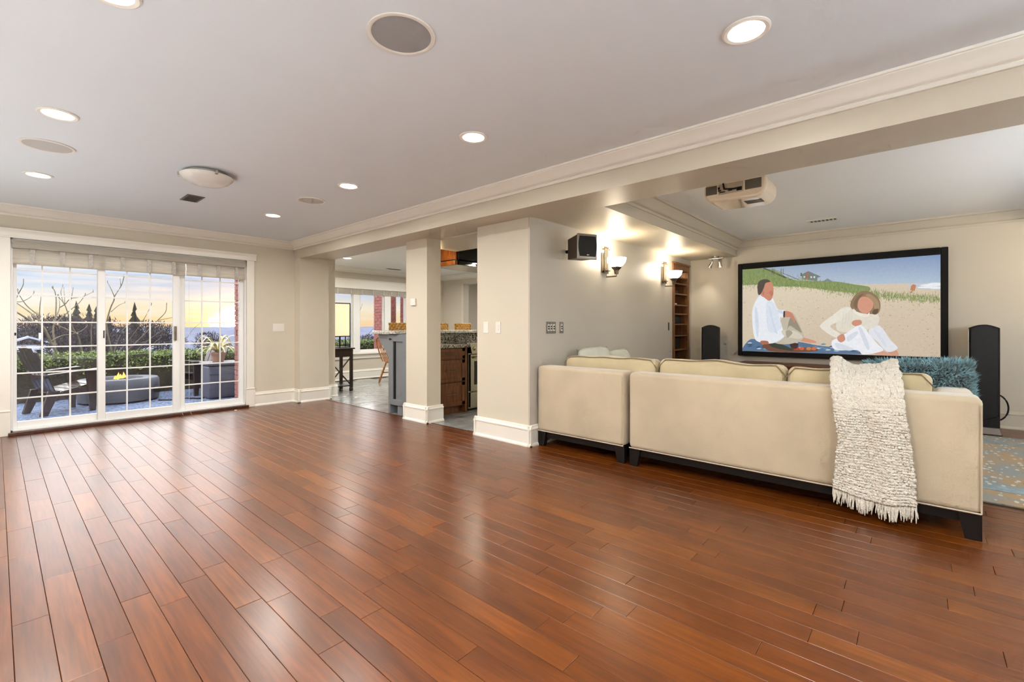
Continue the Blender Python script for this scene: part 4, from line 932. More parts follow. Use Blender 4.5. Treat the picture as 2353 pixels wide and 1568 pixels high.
# ------------------------------------------------------------------ sconces
def sconce(x, lab):
    r = thing('wall_sconce', (x, YS, 1.79), lab, 'sconce', 'lit glass wall sconces')
    MB().box(x - .055, YS - .018, 1.80, x + .055, YS - .001, 2.03).build('backplate', BRONZE, r, bevel=.004)
    for dx in (-.032, .004, .040):
        MB().tube([(x + dx, YS - .038, 1.785), (x + dx, YS - .038, 2.10)], .0085, 10).build('rod', BRONZE, r, smooth=50)
    for z in (1.815, 2.065): MB().box(x - .062, YS - .058, z, x + .066, YS - .018, z + .010).build('crossbar', BRONZE, r, bevel=.002)
    m = MB(); m.tube([(x + .004, YS - .038, 1.80), (x + .004, YS - .038, 1.745), (x + .004, YS - .17, 1.745), (x + .004, YS - .17, 1.775)], .009, 10); m.build('arm', BRONZE, r, smooth=50)
    c = (x + .004, YS - .17, 0)
    MB().lathe([(.0, 1.765), (.022, 1.767), (.028, 1.80), (.030, 1.815), (.052, 1.837), (.060, 1.850), (.0, 1.850)], c, 24).build('cup', BRONZE, r, smooth=40)
    MB().lathe([(.040, 1.849), (.072, 1.868), (.102, 1.905), (.112, 1.945), (.114, 1.955), (.108, 1.955), (.096, 1.908), (.066, 1.874), (.0, 1.857)], c, 32, cap=False).build('shade', OPAL, r, smooth=60)
    pointl((x + .004, YS - .17, 2.03), POWER_SCONCE, parent=r, r=.075)
    return r
s1_ = sconce(4.80, 'lit glass sconce beside the wall speaker'); sconce(6.49, 'lit glass sconce next to the bookcase')
for x, w in ((4.9, 'nearer the viewer'), (6.7, 'nearer the screen')): dup(s1_, (x, YR, 1.79), PI, label='lit glass sconce on the media wall opposite the grey one, ' + w)
for o in COL.objects:
    if o.type == 'LIGHT' and o.parent and o.parent.name.startswith('wall_sconce') and o.parent.location.y < 0: o.data = o.data.copy(); o.data.energy = POWER_SCONCE * 2.6
# wall speaker
r = thing('wall_speaker', (4.0, YS, 1.83), 'dark box speaker with curved grille mounted high on the grey wall', 'speaker')
M = Matrix.Translation((3.945, 2.567, 1.955)) @ Matrix.Rotation(-2.04, 4, 'Z')
m = MB(); m.hull8([(-.10, -.085, -.11), (.13, -.105, -.125), (.13, .105, -.125), (-.10, .085, -.11)], [(-.10, -.085, .10), (.13, -.105, .112), (.13, .105, .112), (-.10, .085, .10)]).xf(M); m.build('cabinet', mk('dark_walnut_vinyl', srgb(58, 44, 34), .4, var=.15), r, bevel=.006)
m = MB(); rbox(m, .131, -.112, -.133, .150, .112, .120, .009, 3); m.xf(M).build('bezel', mk('pewter_plastic', srgb(150, 144, 134), .3, .3, var=.04), r, smooth=40)
def gr(k): return (-.088 - .014 * math.sin(PI * k / 10) , -.105 + .20 * k / 10)
m = MB(); pts = [gr(k) for k in range(11)] + [(-a, b) for a, b in [gr(k) for k in range(10, -1, -1)]]
m.prism(pts, lambda p, q: Vector((q, p[0], p[1])), .151, .160).xf(M).build('grille', BLACKP, r, bevel=.003)
MB().box(.160, -.014, -.098, .164, .014, -.086).xf(M).build('badge', CHROME, r, bevel=.002)
MB().tube([(4.03, YS - .002, 1.95), (3.985, 2.65, 1.95)], .018, 10).build('bracket', BLACKM, r, smooth=50)

# wall plates
def plate(name, x, y, z, n, axis, mats, lab, gang=.046, dark=False):
    r = thing(name, (x, y, z), lab, 'switch'); w, h = .05 + gang * (n - 1) + .02, .118
    def bx(a0, a1, z0, z1, d0, d1):
        return MB().box(x + a0, y - d1, z0, x + a1, y - d0, z1) if axis == 'y' else MB().box(x - d1, y + a0, z0, x - d0, y + a1, z1)
    bx(-w / 2, w / 2, z - h / 2, z + h / 2, 0.0005, .006).build('plate', mats[0], r, bevel=.002)
    for k in range(n):
        c = (k - (n - 1) / 2) * gang
        bx(c - .016, c + .016, z - .033, z + .033, .006, .0085).build('rocker', mats[1], r, bevel=.0015)
        if dark:
            bx(c - .010, c + .010, z - .020, z - .004, .0085, .010).build('outlet_face', BLACKP, r); bx(c - .010, c + .010, z + .004, z + .020, .0085, .010).build('outlet_face', BLACKP, r)
        else: bx(c - .011, c + .011, z - .026, z + .002, .0085, .0105).build('paddle', mats[1], r, bevel=.001)
        for zz in (z - .045, z + .045): bx(c - .003, c + .003, zz - .003, zz + .003, .006, .0075).build('screw', mats[1], r)
    return r
plate('light_switch', 2.825, YW, 1.14, 3, 'y', (WHITEP, WHITEP), 'wide white triple switch plate beside the patio door')
plate('light_switch', XC, 3.378, 1.146, 1, 'x', (WHITEP, WHITEP), 'white switch plate on the wide wall end, nearer the kitchen')
plate('light_switch', XC, 3.203, 1.146, 1, 'x', (WHITEP, WHITEP), 'white switch plate on the wide wall end, nearer the media area')
NICK = mk('mottled_nickel', srgb(150, 148, 144), .3, .9, var=.3, vscale=60)
plate('light_switch', 3.752, YS, 1.146, 3, 'y', (NICK, WHITEP), 'triple nickel switch plate on the grey wall above the sofa', dark=True)
plate('light_switch', 3.935, YS, 1.146, 1, 'y', (NICK, WHITEP), 'single nickel outlet plate on the grey wall above the sofa', dark=True)
r = thing('door_pull', (6.707, YS, 1.157), 'recessed dark door pull on the grey wall by the bookcase', 'handle')
MB().box(6.685, YS - .005, 1.095, 6.73, YS - .0005, 1.22).build('plate', BRONZE, r, bevel=.002); MB().box(6.695, YS - .007, 1.108, 6.72, YS - .005, 1.207).build('recess', BLACKM, r)
r = thing('thermostat', (XC, 4.626, 1.46), 'small white square thermostat on the narrow column', 'thermostat')
MB().box(XC - .022, 4.578, 1.415, XC - .0005, 4.674, 1.50).build('case', WHITEP, r, bevel=.006); MB().lathe([(0, 0), (.02, 0), (.018, -.006), (0, -.007)], (XC - .022, 4.626, 1.46), 20, 'x').build('dial', WHITEP, r, smooth=40)

# monopoint spotlight in the soffit corner
r = thing('ceiling_spotlight', (7.38, 2.3, 2.235), 'small twin nickel spotlight on the soffit near the screen corner', 'spotlight')
zc_ = zs(7.38)
MB().lathe([(0, 0), (.05, 0), (.05, -.012), (.045, -.016), (0, -.016)], (7.38, 2.32, zc_), 20).build('canopy', CHROME, r, smooth=40)
MB().tube([(7.38, 2.42, zc_ - .030), (7.38, 2.20, zc_ - .030)], .012, 10).build('bar', CHROME, r, smooth=40)
MB().tube([(7.38, 2.32, zc_ - .016), (7.38, 2.32, zc_ - .03)], .008, 8).build('post', CHROME, r, smooth=40)
for y_, d in ((2.37, Vector((.2, .5, -1))), (2.27, Vector((.3, -.1, -1)))):
    d.normalize(); a = Vector((7.38, y_, zc_ - .035)); 
    MB().tube([a, a + Vector((0, 0, -.03)), a + Vector((0, 0, -.03)) + d * .03, a + Vector((0, 0, -.03)) + d * .105], [.005, .012, .020, .030], 14).build('spot_head', CHROME, r, smooth=40)
sp = bpy.data.lights.new('spot_beam', 'SPOT'); sp.energy = 9; sp.color = (1, .9, .74); sp.spot_size = 1.3; sp.spot_blend = .9; sp.shadow_soft_size = .03
so_ = bpy.data.objects.new('spot_beam', sp); COL.objects.link(so_); so_.location = (7.33, 2.42, zc_ - .17); so_.rotation_euler = (math.radians(12), math.radians(-14), 0); so_.parent = r; so_.matrix_parent_inverse = MW(r).inverted()

# projector
r = thing('projector', (4.2, 1.12, 2.2), 'ivory ceiling projector with dark vents hanging under the tray', 'projector')
py0, py1, px0, pz0, pz1 = .89, 1.375, 4.06, 2.205, 2.372
m = MB()
def pr(k, n=9): a = PI / 2 * k / n; return math.sin(a), 1 - math.cos(a)
prof = [(py0, pz1)] + [(py0 + .11 * (1 - pr(k)[0]) , pz0 + .11 * (1 - (1 - pr(k)[1]))) for k in range(0)]
R_ = .085
prof = [(py0 + .006, pz1), (py0, pz1 - .03), (py0, pz0 + R_)] + [(py0 + R_ - R_ * math.cos(PI / 2 * k / 6), pz0 + R_ - R_ * math.sin(PI / 2 * k / 6)) for k in range(1, 7)] + [(py1 - R_ + R_ * math.sin(PI / 2 * k / 6), pz0 + .012 + R_ - R_ * math.cos(PI / 2 * k / 6)) for k in range(7)] + [(py1, pz1 - .03), (py1 - .006, pz1)]
m.prism(prof, lambda p, q: Vector((q, p[0], p[1])), px0, px0 + .36); m.build('shell', PROJ, r, bevel=.022, seg=4, smooth=45)
MB().box(px0 - .003, py0 + .17, pz0 + .065, px0 + .01, py1 - .12, pz1 - .015).build('port_panel', mk('port_panel_taupe', srgb(176, 158, 134), .4, var=.05), r, bevel=.003)
MB().box(px0 - .003, py0 + .035, pz0 + .07, px0 + .01, py0 + .16, pz1 - .015).build('vent_panel', GREYD, r, bevel=.006); MB().box(px0 - .003, py1 - .11, pz0 + .075, px0 + .01, py1 - .015, pz1 - .015).build('vent_panel', GREYD, r, bevel=.006)
for dy, dz, w, h in ((.34, .075, .014, .008), (.32, .075, .010, .008), (.27, .08, .016, .008), (.20, .08, .02, .03), (.36, .11, .008, .02), (.355, .09, .012, .012)): MB().box(px0 - .007, py0 + dy - w, pz0 + dz - h / 2 + .01, px0 - .002, py0 + dy + w, pz0 + dz + h / 2 + .01).build('port', BLACKP, r)
MB().tube([(px0 - .005, py0 + .19, pz0 + .10), (px0 - .03, py0 + .24, pz0 + .09), (px0 - .03, py0 + .31, pz0 + .10), (px0 + .02, py0 + .34, pz1 + .03)], .007, 8).build('cable', BLACKP, r, smooth=60)
for k in range(4): MB().box(px0 + .10 + k * .03, py0 + .06, pz0 - .002, px0 + .11 + k * .03, py0 + .19, pz0 + .006).build('vent_slot', GREYD, r)
MB().tube([(4.24, 1.13, pz1 - .01), (4.24, 1.13, ZT)], .022, 14).build('mount_pole', BLACKM, r, smooth=50)
MB().lathe([(0, 0), (.06, 0), (.06, -.015), (0, -.015)], (4.24, 1.13, ZT), 24).build('mount_plate', BLACKM, r, smooth=40)
MB().lathe([(.0, .0), (.045, 0), (.05, .02), (.04, .03), (.0, .02)], (px0 + .355, py0 + .15, pz0 + .09), 24, 'x').build('lens', BLKGL, r, smooth=40)
# ------------------------------------------------------------------ kitchen peninsula
r = thing('end_cabinet', (3.55, 5.04, 0), 'grey painted end cabinet of the raised bar with a black knob', 'cabinet')
MB().box(3.49, 4.81, .115, 3.62, 5.27, 1.055).box(3.475, 5.235, 0, 3.62, 5.275, 1.055).box(3.485, 4.81, 0, 3.62, 5.08, .115).build('body', GREYC, r, bevel=.002)
d = MB().box(3.472, 5.165, .125, 3.49, 5.232, 1.045).box(3.472, 4.82, .125, 3.49, 4.95, 1.045).box(3.472, 4.95, .96, 3.49, 5.165, 1.045).box(3.472, 4.95, .125, 3.49, 5.165, .20).build('door', GREYC, r, bevel=.002)
MB().box(3.478, 5.125, .20, 3.489, 5.155, .96).build('recess_shade_strip', BLACKM, d, bevel=.002)  # black strip drawn for the shaded inner edge of the recessed panel
MB().tube([(3.472, 5.20, .99), (3.455, 5.20, .99)], .006, 8).lathe([(0, 0), (.012, 0), (.016, -.008), (.010, -.016), (0, -.018)], (3.456, 5.20, .99), 14, 'x').build('knob', BLACKM, d, smooth=40)
m = MB(); m.prism([(5.275, 1.05), (5.56, 1.05), (5.55, .98), (5.50, .93), (5.42, .86), (5.34, .78), (5.29, .70), (5.275, .68)], lambda p, q: Vector((q, p[0], p[1])), 3.50, 3.58); m.build('corbel', GREYC, r, bevel=.003)
r = thing('knee_wall', (4.9, 5.2, 0), 'grey knee wall with granite backsplash behind the range', 'wall')
MB().box(3.62, 5.15, 0, 6.3, 5.27, 1.055).build('panel', GREYC, r); MB().box(3.62, 5.13, .915, 6.3, 5.15, 1.055).build('backsplash', GRAN, r)
MB().box(3.43, 5.075, 1.057, 6.4, 5.60, 1.10).build('bar_counter', GRANW, bevel=.008, label='raised pale granite bar top over the grey cabinet', cat='counter')
r = thing('drawer_cabinet', (3.93, 4.84, 0), 'brown cherry base cabinet with three drawers beside the oven', 'cabinet')
MB().box(3.63, 4.57, .10, 4.235, 5.14, .872).box(4.20, 4.556, 0, 4.235, 5.14, .872).build('body', CHERRY, r, bevel=.002); MB().box(3.63, 4.63, 0, 4.20, 4.66, .10).build('toe_kick', CHERRY, r)
for z0, z1 in ((.73, .865), (.43, .715), (.115, .415)):
    w = .05 if z1 - z0 < .2 else .055
    dr = MB().box(3.66, 4.548, z0, 3.66 + w, 4.57, z1).box(4.19 - w, 4.548, z0, 4.19, 4.57, z1).box(3.66, 4.548, z0, 4.19, 4.57, z0 + w * .8).box(3.66, 4.548, z1 - w * .8, 4.19, 4.57, z1).box(3.70, 4.556, z0 + .03, 4.15, 4.57, z1 - .03).build('drawer', CHERRY, r, bevel=.002)
    zc = (z0 + z1) / 2 + .005
    MB().tube([(3.85, 4.55, zc), (3.86, 4.525, zc), (4.0, 4.520, zc), (4.01, 4.55, zc)], .006, 8).build('handle', BRONZE, dr, smooth=60)
MB().box(3.625, 4.525, .874, 4.25, 5.13, .912).build('kitchen_counter', GRAN, bevel=.006, label='lower speckled granite counter above the brown drawers', cat='counter')
r = thing('range_oven', (4.65, 4.8, 0), 'stainless steel range oven at the end of the peninsula', 'oven')
MB().box(4.275, 4.58, .03, 5.03, 5.13, .90).build('body', STEEL, r, bevel=.004); MB().box(4.28, 4.62, 0, 5.02, 5.1, .03).build('base', BLACKP, r)
dd = MB().box(4.285, 4.535, .27, 5.02, 4.58, .775).build('oven_door', STEEL, r, bevel=.006); MB().box(4.35, 4.531, .36, 4.95, 4.536, .68).build('window_glass', BLKGL, dd)
MB().tube([(4.32, 4.535, .73), (4.32, 4.49, .735), (4.98, 4.49, .735), (4.98, 4.535, .73)], .011, 10).build('handle', STEEL, dd, smooth=60)
MB().box(4.285, 4.54, .05, 5.02, 4.58, .255).build('lower_drawer', STEEL, r, bevel=.005)
m = MB(); m.hull8([(4.275, 4.50, .79), (5.03, 4.50, .79), (5.03, 4.58, .79), (4.275, 4.58, .79)], [(4.275, 4.54, .93), (5.03, 4.54, .93), (5.03, 4.60, .93), (4.275, 4.60, .93)]); m.build('control_panel', STEEL, r, bevel=.004)
for k in range(5): MB().lathe([(0, 0), (.024, 0), (.022, -.026), (0, -.028)], (4.345 + k * .14, 4.515, .86), 18, 'y').build('knob', CHROME, r, smooth=40)
MB().box(4.28, 4.60, .90, 5.02, 5.12, .915).build('cooktop', BLKGL, r, bevel=.003)
# hood
r = thing('range_hood', (4.7, 5.1, 2.03), 'amber wood hood box with dark front hanging over the range', 'hood')
MB().box(4.30, 4.86, 2.105, 4.33, 5.36, 2.435).build('upper_panel', AMBER, r, bevel=.003); MB().box(4.28, 4.85, 2.03, 4.33, 5.37, 2.09).build('lower_panel', AMBER, r, bevel=.003)
MB().box(4.29, 4.83, 2.088, 5.2, 5.38, 2.106).build('trim_band', ESPR, r); MB().box(4.33, 4.83, 2.03, 5.2, 4.86, 2.435).build('front_panel', BLACKP, r, bevel=.003)
MB().box(4.33, 4.86, 2.035, 5.2, 5.37, 2.05).build('underside', STEEL, r); MB().box(5.17, 4.86, 2.05, 5.2, 5.37, 2.435).box(4.33, 5.34, 2.05, 5.2, 5.37, 2.435).build('rear_panel', ESPR, r)
MB().lathe([(0, 0), (.03, 0), (.03, -.008), (0, -.008)], (4.62, 4.81, 2.075), 20).build('lamp', GLOW, r, smooth=40)
pointl((4.10, 4.98, 2.12), 1.3, (1, .72, .36), .02, r); spot((4.62, 4.80, 2.06), 12, (1, .9, .7), .08, 170, r)
r = thing('pot_rail', (5.0, 5.7, 2.0), 'thin black hanging rail below the kitchen ceiling', 'rail')
MB().tube([(4.2, 5.45, 2.055), (6.2, 5.45, 2.055)], .009, 8).build('rod', BLACKM, r, smooth=50)
for x in (4.3, 6.1): MB().tube([(x, 5.45, 2.055), (x, 5.45, 2.44)], .005, 8).build('hanger', BLACKM, r, smooth=50)

# woven bar stools
def stool(x, lab):
    r = thing('bar_stool', (x, 5.75, 0), lab, 'stool', 'woven seagrass bar stools at the counter')
    y = 5.75
    for sx in (-1, 1):
        for sy in (-1, 1): MB().hull8([(x + sx * .17 - .016, y + sy * .16 - .016, 0), (x + sx * .17 + .016, y + sy * .16 - .016, 0), (x + sx * .17 + .016, y + sy * .16 + .016, 0), (x + sx * .17 - .016, y + sy * .16 + .016, 0)], [(x + sx * .155 - .018, y + sy * .145 - .018, .72), (x + sx * .155 + .018, y + sy * .145 - .018, .72), (x + sx * .155 + .018, y + sy * .145 + .018, .72), (x + sx * .155 - .018, y + sy * .145 + .018, .72)]).build('leg', DKBRN, r)
    for sx in (-1, 1): MB().box(x + sx * .163 - .01, y - .15, .25, x + sx * .163 + .01, y + .15, .28).build('stretcher', DKBRN, r)
    MB().box(x - .15, y - .165, .30, x + .15, y - .145, .33).build('foot_rail', DKBRN, r)
    m = MB(); rbox(m, x - .19, y - .18, .70, x + .19, y + .18, .765, .02, 3); m.build('seat', WICKER, r, smooth=50)
    m = MB(); n = 12
    for i in range(n):
        a0 = -.19 + .38 * i / n
        for j in range(12):
            z0 = .78 + .435 * j / 12; off = .005 if (i + j) % 2 else -.003
            rbox(m, x + a0 + .001, y + .15 + off + (z0 - .78) * .08, z0, x + a0 + .38 / n - .001, y + .175 + off + (z0 - .78) * .08, z0 + .035, .006, 1)
    m.build('woven_back', WICKER, r, kind='stuff')
    for sx in (-1, 1): MB().tube([(x + sx * .175, y + .16, .74), (x + sx * .175, y + .195, 1.20)], .010, 8).build('back_post', DKBRN, r, smooth=50)
    return r
stool(4.11, 'woven bar stool seen between the grey cabinet and the narrow column'); stool(4.895, 'woven bar stool behind the brown drawers'); stool(5.42, 'woven bar stool behind the oven')

# console table with lamp
r = thing('console_table', (3.98, 7.8, 0), 'dark brown console table with crossed side braces by the pilaster', 'table')
MB().box(3.74, 7.58, .75, 4.30, 8.02, .772).build('top', DKBRN, r, bevel=.003); MB().box(3.77, 7.605, .615, 4.26, 8.0, .75).build('apron', DKBRN, r, bevel=.002)
for x in (3.76, 4.225):
    for y in (7.6, 7.965):
        MB().box(x, y, .06, x + .045, y + .045, .75).build('leg', DKBRN, r); MB().lathe([(0, 0), (.03, 0), (.036, .02), (.036, .04), (.026, .06), (0, .06)], (x + .022, y + .022, 0), 16).build('foot', DKBRN, r, smooth=40)
MB().box(3.77, 7.61, .085, 4.25, 8.0, .105).build('shelf', DKBRN, r)
MB().tube([(3.80, 7.615, .11), (4.23, 7.615, .60)], .011, 6).build('brace', DKBRN, r); MB().tube([(3.80, 7.612, .60), (4.23, 7.612, .11)], .011, 6).build('brace', DKBRN, r)
r = thing('table_lamp', (4.16, 7.8, .772), 'lit rectangular linen lamp in a black frame on the console table', 'lamp')
lx0, lx1, ly0, ly1 = 3.97, 4.29, 7.72, 7.90
MB().box(lx0 + .01, ly0 + .01, .985, lx1 - .01, ly1 - .01, 1.565).build('shade', SHADE, r, bevel=.004)
for x in (lx0, lx1 - .014):
    for y in (ly0, ly1 - .014): MB().box(x, y, .772, x + .014, y + .014, 1.58).build('post', BLACKM, r)
MB().box(lx0, ly0, .772, lx1, ly1, .786).build('base', BLACKM, r, bevel=.002); MB().box(lx0, ly0, .970, lx1, ly1, .985).build('shade_ring', BLACKM, r); MB().box(lx0, ly0, 1.565, lx1, ly1, 1.58).build('shade_ring', BLACKM, r)
MB().tube([(4.13, 7.81, .786), (4.13, 7.81, .985)], .014, 10).build('stem', BLACKM, r, smooth=50)
pointl((4.13, 7.81, 1.62), 1.6, (1, .8, .5), .05, r)

# spindle-back chair
r = thing('windsor_chair', (5.45, 8.1, 0), 'honey oak spindle-back chair half hidden by the grey cabinet', 'chair')
cx_, cy_ = 5.50, 8.10
MB().lathe([(0, .405), (.19, .41), (.215, .425), (.21, .445), (.12, .438), (0, .432)], (cx_, cy_, 0), 28).build('seat', HONEY, r, smooth=40)
for sx, sy in ((-1, -1), (-1, 1), (1, -1), (1, 1)):
    a, b = Vector((cx_ + sx * .13, cy_ + sy * .13, .41)), Vector((cx_ + sx * .27, cy_ + sy * .18, 0))
    pts = [a.lerp(b, t_) for t_ in (0, .12, .2, .28, .36, .5, .56, .6, .66, .85, 1)]
    MB().tube(pts, [.013, .018, .012, .021, .016, .023, .014, .021, .017, .022, .014], 12).build('leg', HONEY, r, smooth=50)
MB().tube([(cx_ - .2, cy_ - .155, .2), (cx_ + .2, cy_ - .155, .2)], .010, 8).build('stretcher', HONEY, r, smooth=50); MB().tube([(cx_ - .2, cy_ + .155, .2), (cx_ + .2, cy_ + .155, .2)], .010, 8).build('stretcher', HONEY, r, smooth=50); MB().tube([(cx_, cy_ - .155, .2), (cx_, cy_ + .155, .2)], .010, 8).build('stretcher', HONEY, r, smooth=50)
def bk(y, z): return (cx_ - .17 - (z - .43) * .36, cy_ + y, z)
pts = [bk(-.19, .43), bk(-.215, .6), bk(-.21, .78), bk(-.16, .90), bk(-.06, .945), bk(.06, .945), bk(.16, .90), bk(.21, .78), bk(.215, .6), bk(.19, .43)]
MB().tube(pts, .013, 10).build('bow', HONEY, r, smooth=60)
for k in range(7):
    y = -.15 + .05 * k; zt = .945 - (abs(y) / .21) ** 4 * .2 - .012; MB().tube([bk(y * .85, .43), bk(y, zt)], .0075, 8).build('spindle', HONEY, r, smooth=50)

# ------------------------------------------------------------------ outside
ZP = -.12
MB().box(-4, 7.34, ZP - .1, 10, 11.9, ZP).build('patio_slab', PATIO, kind='structure', label='blue-grey exposed aggregate patio outside the sliding door')
def hedge(x0, x1, y0, y1, zt, lab, seed):
    r = thing('hedge', ((x0 + x1) / 2, (y0 + y1) / 2, ZP), lab, 'hedge')
    m = MB(); nx = int((x1 - x0) * 6)
    def fn(u, v):
        x = x0 + (x1 - x0) * u; k = v * 3
        if k < 1: p = Vector((x, y0, ZP + (zt - ZP) * k))
        elif k < 2: p = Vector((x, y0 + (y1 - y0) * (k - 1), zt))
        else: p = Vector((x, y1, zt - (zt - ZP) * (k - 2)))
        n = noise.noise(p * 3 + Vector((seed, 0, 0))) * .06
        return p + Vector((n * .3, n if k > 2 else -abs(n), n * (p.z > .2)))
    m.grid(fn, nx, 18); m.build('core', HEDGEC, r, smooth=80)
    rnd = random.Random(seed); m = MB(); N_ = int((x1 - x0) * 1500)
    for k in range(N_):
        top = rnd.random() < .62; x = rnd.uniform(x0, x1)
        p = Vector((x, rnd.uniform(y0 - .02, y1), zt + rnd.uniform(-.05, .06))) if top else Vector((x, y0 - rnd.uniform(0, .05), zt - abs(rnd.gauss(0, .13))))
        p.z += noise.noise(Vector((x * 3, p.y * 3, seed))) * .05
        a = Vector((rnd.uniform(-1, 1), rnd.uniform(-1, 1), rnd.uniform(.0, 1.2))).normalized(); s_ = a.cross(Vector((rnd.uniform(-1, 1), rnd.uniform(-1, 1), .2))).normalized(); L_ = rnd.uniform(.03, .06)
        n0 = len(m.v); m.v += [tuple(p), tuple(p + a * L_ * .5 + s_ * L_ * .25), tuple(p + a * L_), tuple(p + a * L_ * .5 - s_ * L_ * .25)]; m.f.append((n0, n0 + 1, n0 + 2, n0 + 3))
    m.build('leaves', HEDGE, r, fix=False, kind='stuff'); return r
hedge(-2.0, 4.2, 11.1, 11.85, .60, 'clipped green hedge behind the fire pit', 11)
hedge(4.4, 9.6, 11.1, 11.85, .72, 'clipped green hedge seen through the dining window', 12)

# fire pit
r = thing('fire_pit', (1.42, 10.28, ZP), 'round dark concrete fire pit with small flames', 'fire pit')
FC = (1.42, 10.28, 0); fr = .54
MB().lathe([(fr - .06, ZP), (fr, ZP + .03), (fr + .01, .12), (fr, .24), (fr - .02, .27), (fr - .22, .27), (fr - .24, .22), (0, .20)], FC, 40).build('bowl', CONC, r, smooth=35)
rnd = random.Random(4)
for k in range(22):
    a, q = rnd.uniform(0, 6.28), rnd.uniform(0, .27); m = MB(); s_ = rnd.uniform(.03, .055)
    m.lathe([(0, -s_), (s_ * .7, -s_ * .6), (s_, 0), (s_ * .75, s_ * .5), (0, s_ * .8)], (FC[0] + q * math.cos(a), FC[1] + q * math.sin(a), .215 + rnd.uniform(0, .02)), 7); m.build('lava_rock', mk('lava_rock', srgb(60, 56, 58), .9, var=.3), r)
FL = mk_emit('gas_flame', (1, .42, .08, 1), 3.2)
for k in range(9):
    a, q = rnd.uniform(0, 6.28), rnd.uniform(.02, .22); h = rnd.uniform(.06, .12); x, y = FC[0] + q * math.cos(a), FC[1] + q * math.sin(a)
    MB().lathe([(0, .21), (.022, .235), (.026, .25), (.016, .25 + h * .5), (.0, .25 + h)], (x, y, 0), 8).build('flame', FL, r, smooth=60)
MB().box(FC[0] + .40, FC[1] - .46, .02, FC[0] + .48, FC[1] - .38, .12).build('valve_plate', BLACKM, r, bevel=.006)

# adirondack chairs (built facing +x, then placed)
def adirondack(lab):
    r = thing('adirondack_chair', (0, 0, 0), lab, 'chair', 'dark adirondack chairs around the fire pit')
    for s in (-1, 1):
        MB().hull8([(.28, s * .30 - .02, 0), (.36, s * .30 - .02, 0), (.36, s * .30 + .02, 0), (.28, s * .30 + .02, 0)], [(.22, s * .30 - .02, .60), (.38, s * .30 - .02, .60), (.38, s * .30 + .02, .60), (.22, s * .30 + .02, .60)]).build('front_leg', ADIR, r, bevel=.006)
        MB().hull8([(-.36, s * .26 - .02, 0), (-.26, s * .26 - .02, 0), (-.26, s * .26 + .02, 0), (-.36, s * .26 + .02, 0)], [(-.26, s * .26 - .02, .34), (-.10, s * .26 - .02, .34), (-.10, s * .26 + .02, .34), (-.26, s * .26 + .02, .34)]).build('rear_leg', ADIR, r, bevel=.006)
        MB().hull8([(-.22, s * .26 - .018, .18), (.34, s * .26 - .018, .30), (.34, s * .26 + .018, .30), (-.22, s * .26 + .018, .18)], [(-.24, s * .26 - .018, .28), (.36, s * .26 - .018, .40), (.36, s * .26 + .018, .40), (-.24, s * .26 + .018, .28)]).build('side_rail', ADIR, r, bevel=.004)
        MB().hull8([(-.34, s * .32 - .05, .56), (.42, s * .33 - .075, .61), (.42, s * .33 + .075, .61), (-.34, s * .32 + .05, .56)], [(-.34, s * .32 - .05, .58), (.42, s * .33 - .075, .632), (.42, s * .33 + .075, .632), (-.34, s * .32 + .05, .58)]).build('arm', ADIR, r, bevel=.006)
    for k in range(5):
        x = -.18 + k * .112; z = .285 + (x + .18) * .22
        MB().hull8([(x, -.28, z), (x + .098, -.28, z + .02), (x + .098, .28, z + .02), (x, .28, z)], [(x, -.28, z + .02), (x + .098, -.28, z + .04), (x + .098, .28, z + .04), (x, .28, z + .02)]).build('seat_slat', ADIR, r, bevel=.004)
    for k in range(5):
        y = (k - 2) * .112; zt = .98 - .03 * abs(k - 2) ** 1.5; f = 1.12
        b0 = [(-.16, y - .05, .28), (-.14, y - .05, .28), (-.14, y + .05, .28), (-.16, y + .05, .28)]
        dx = -(zt - .28) * .42; MB().hull8(b0, [(-.16 + dx, y * f - .056, zt), (-.14 + dx, y * f - .056, zt), (-.14 + dx, y * f + .056, zt), (-.16 + dx, y * f + .056, zt)]).build('back_slat', ADIR, r, bevel=.005)
    MB().box(-.32, -.33, .53, -.27, .33, .56).build('back_rail', ADIR, r); return r
c1 = adirondack('dark adirondack chair left of the fire pit with pale sky sheen'); c1.location = (.63, 9.58, ZP); c1.rotation_euler = (0, 0, .30); c1.scale = (.86, 1.0, 1.02)
c2 = dup(c1, (2.62, 10.28, ZP), PI + .3, label='dark adirondack chair behind the grey storage bin')

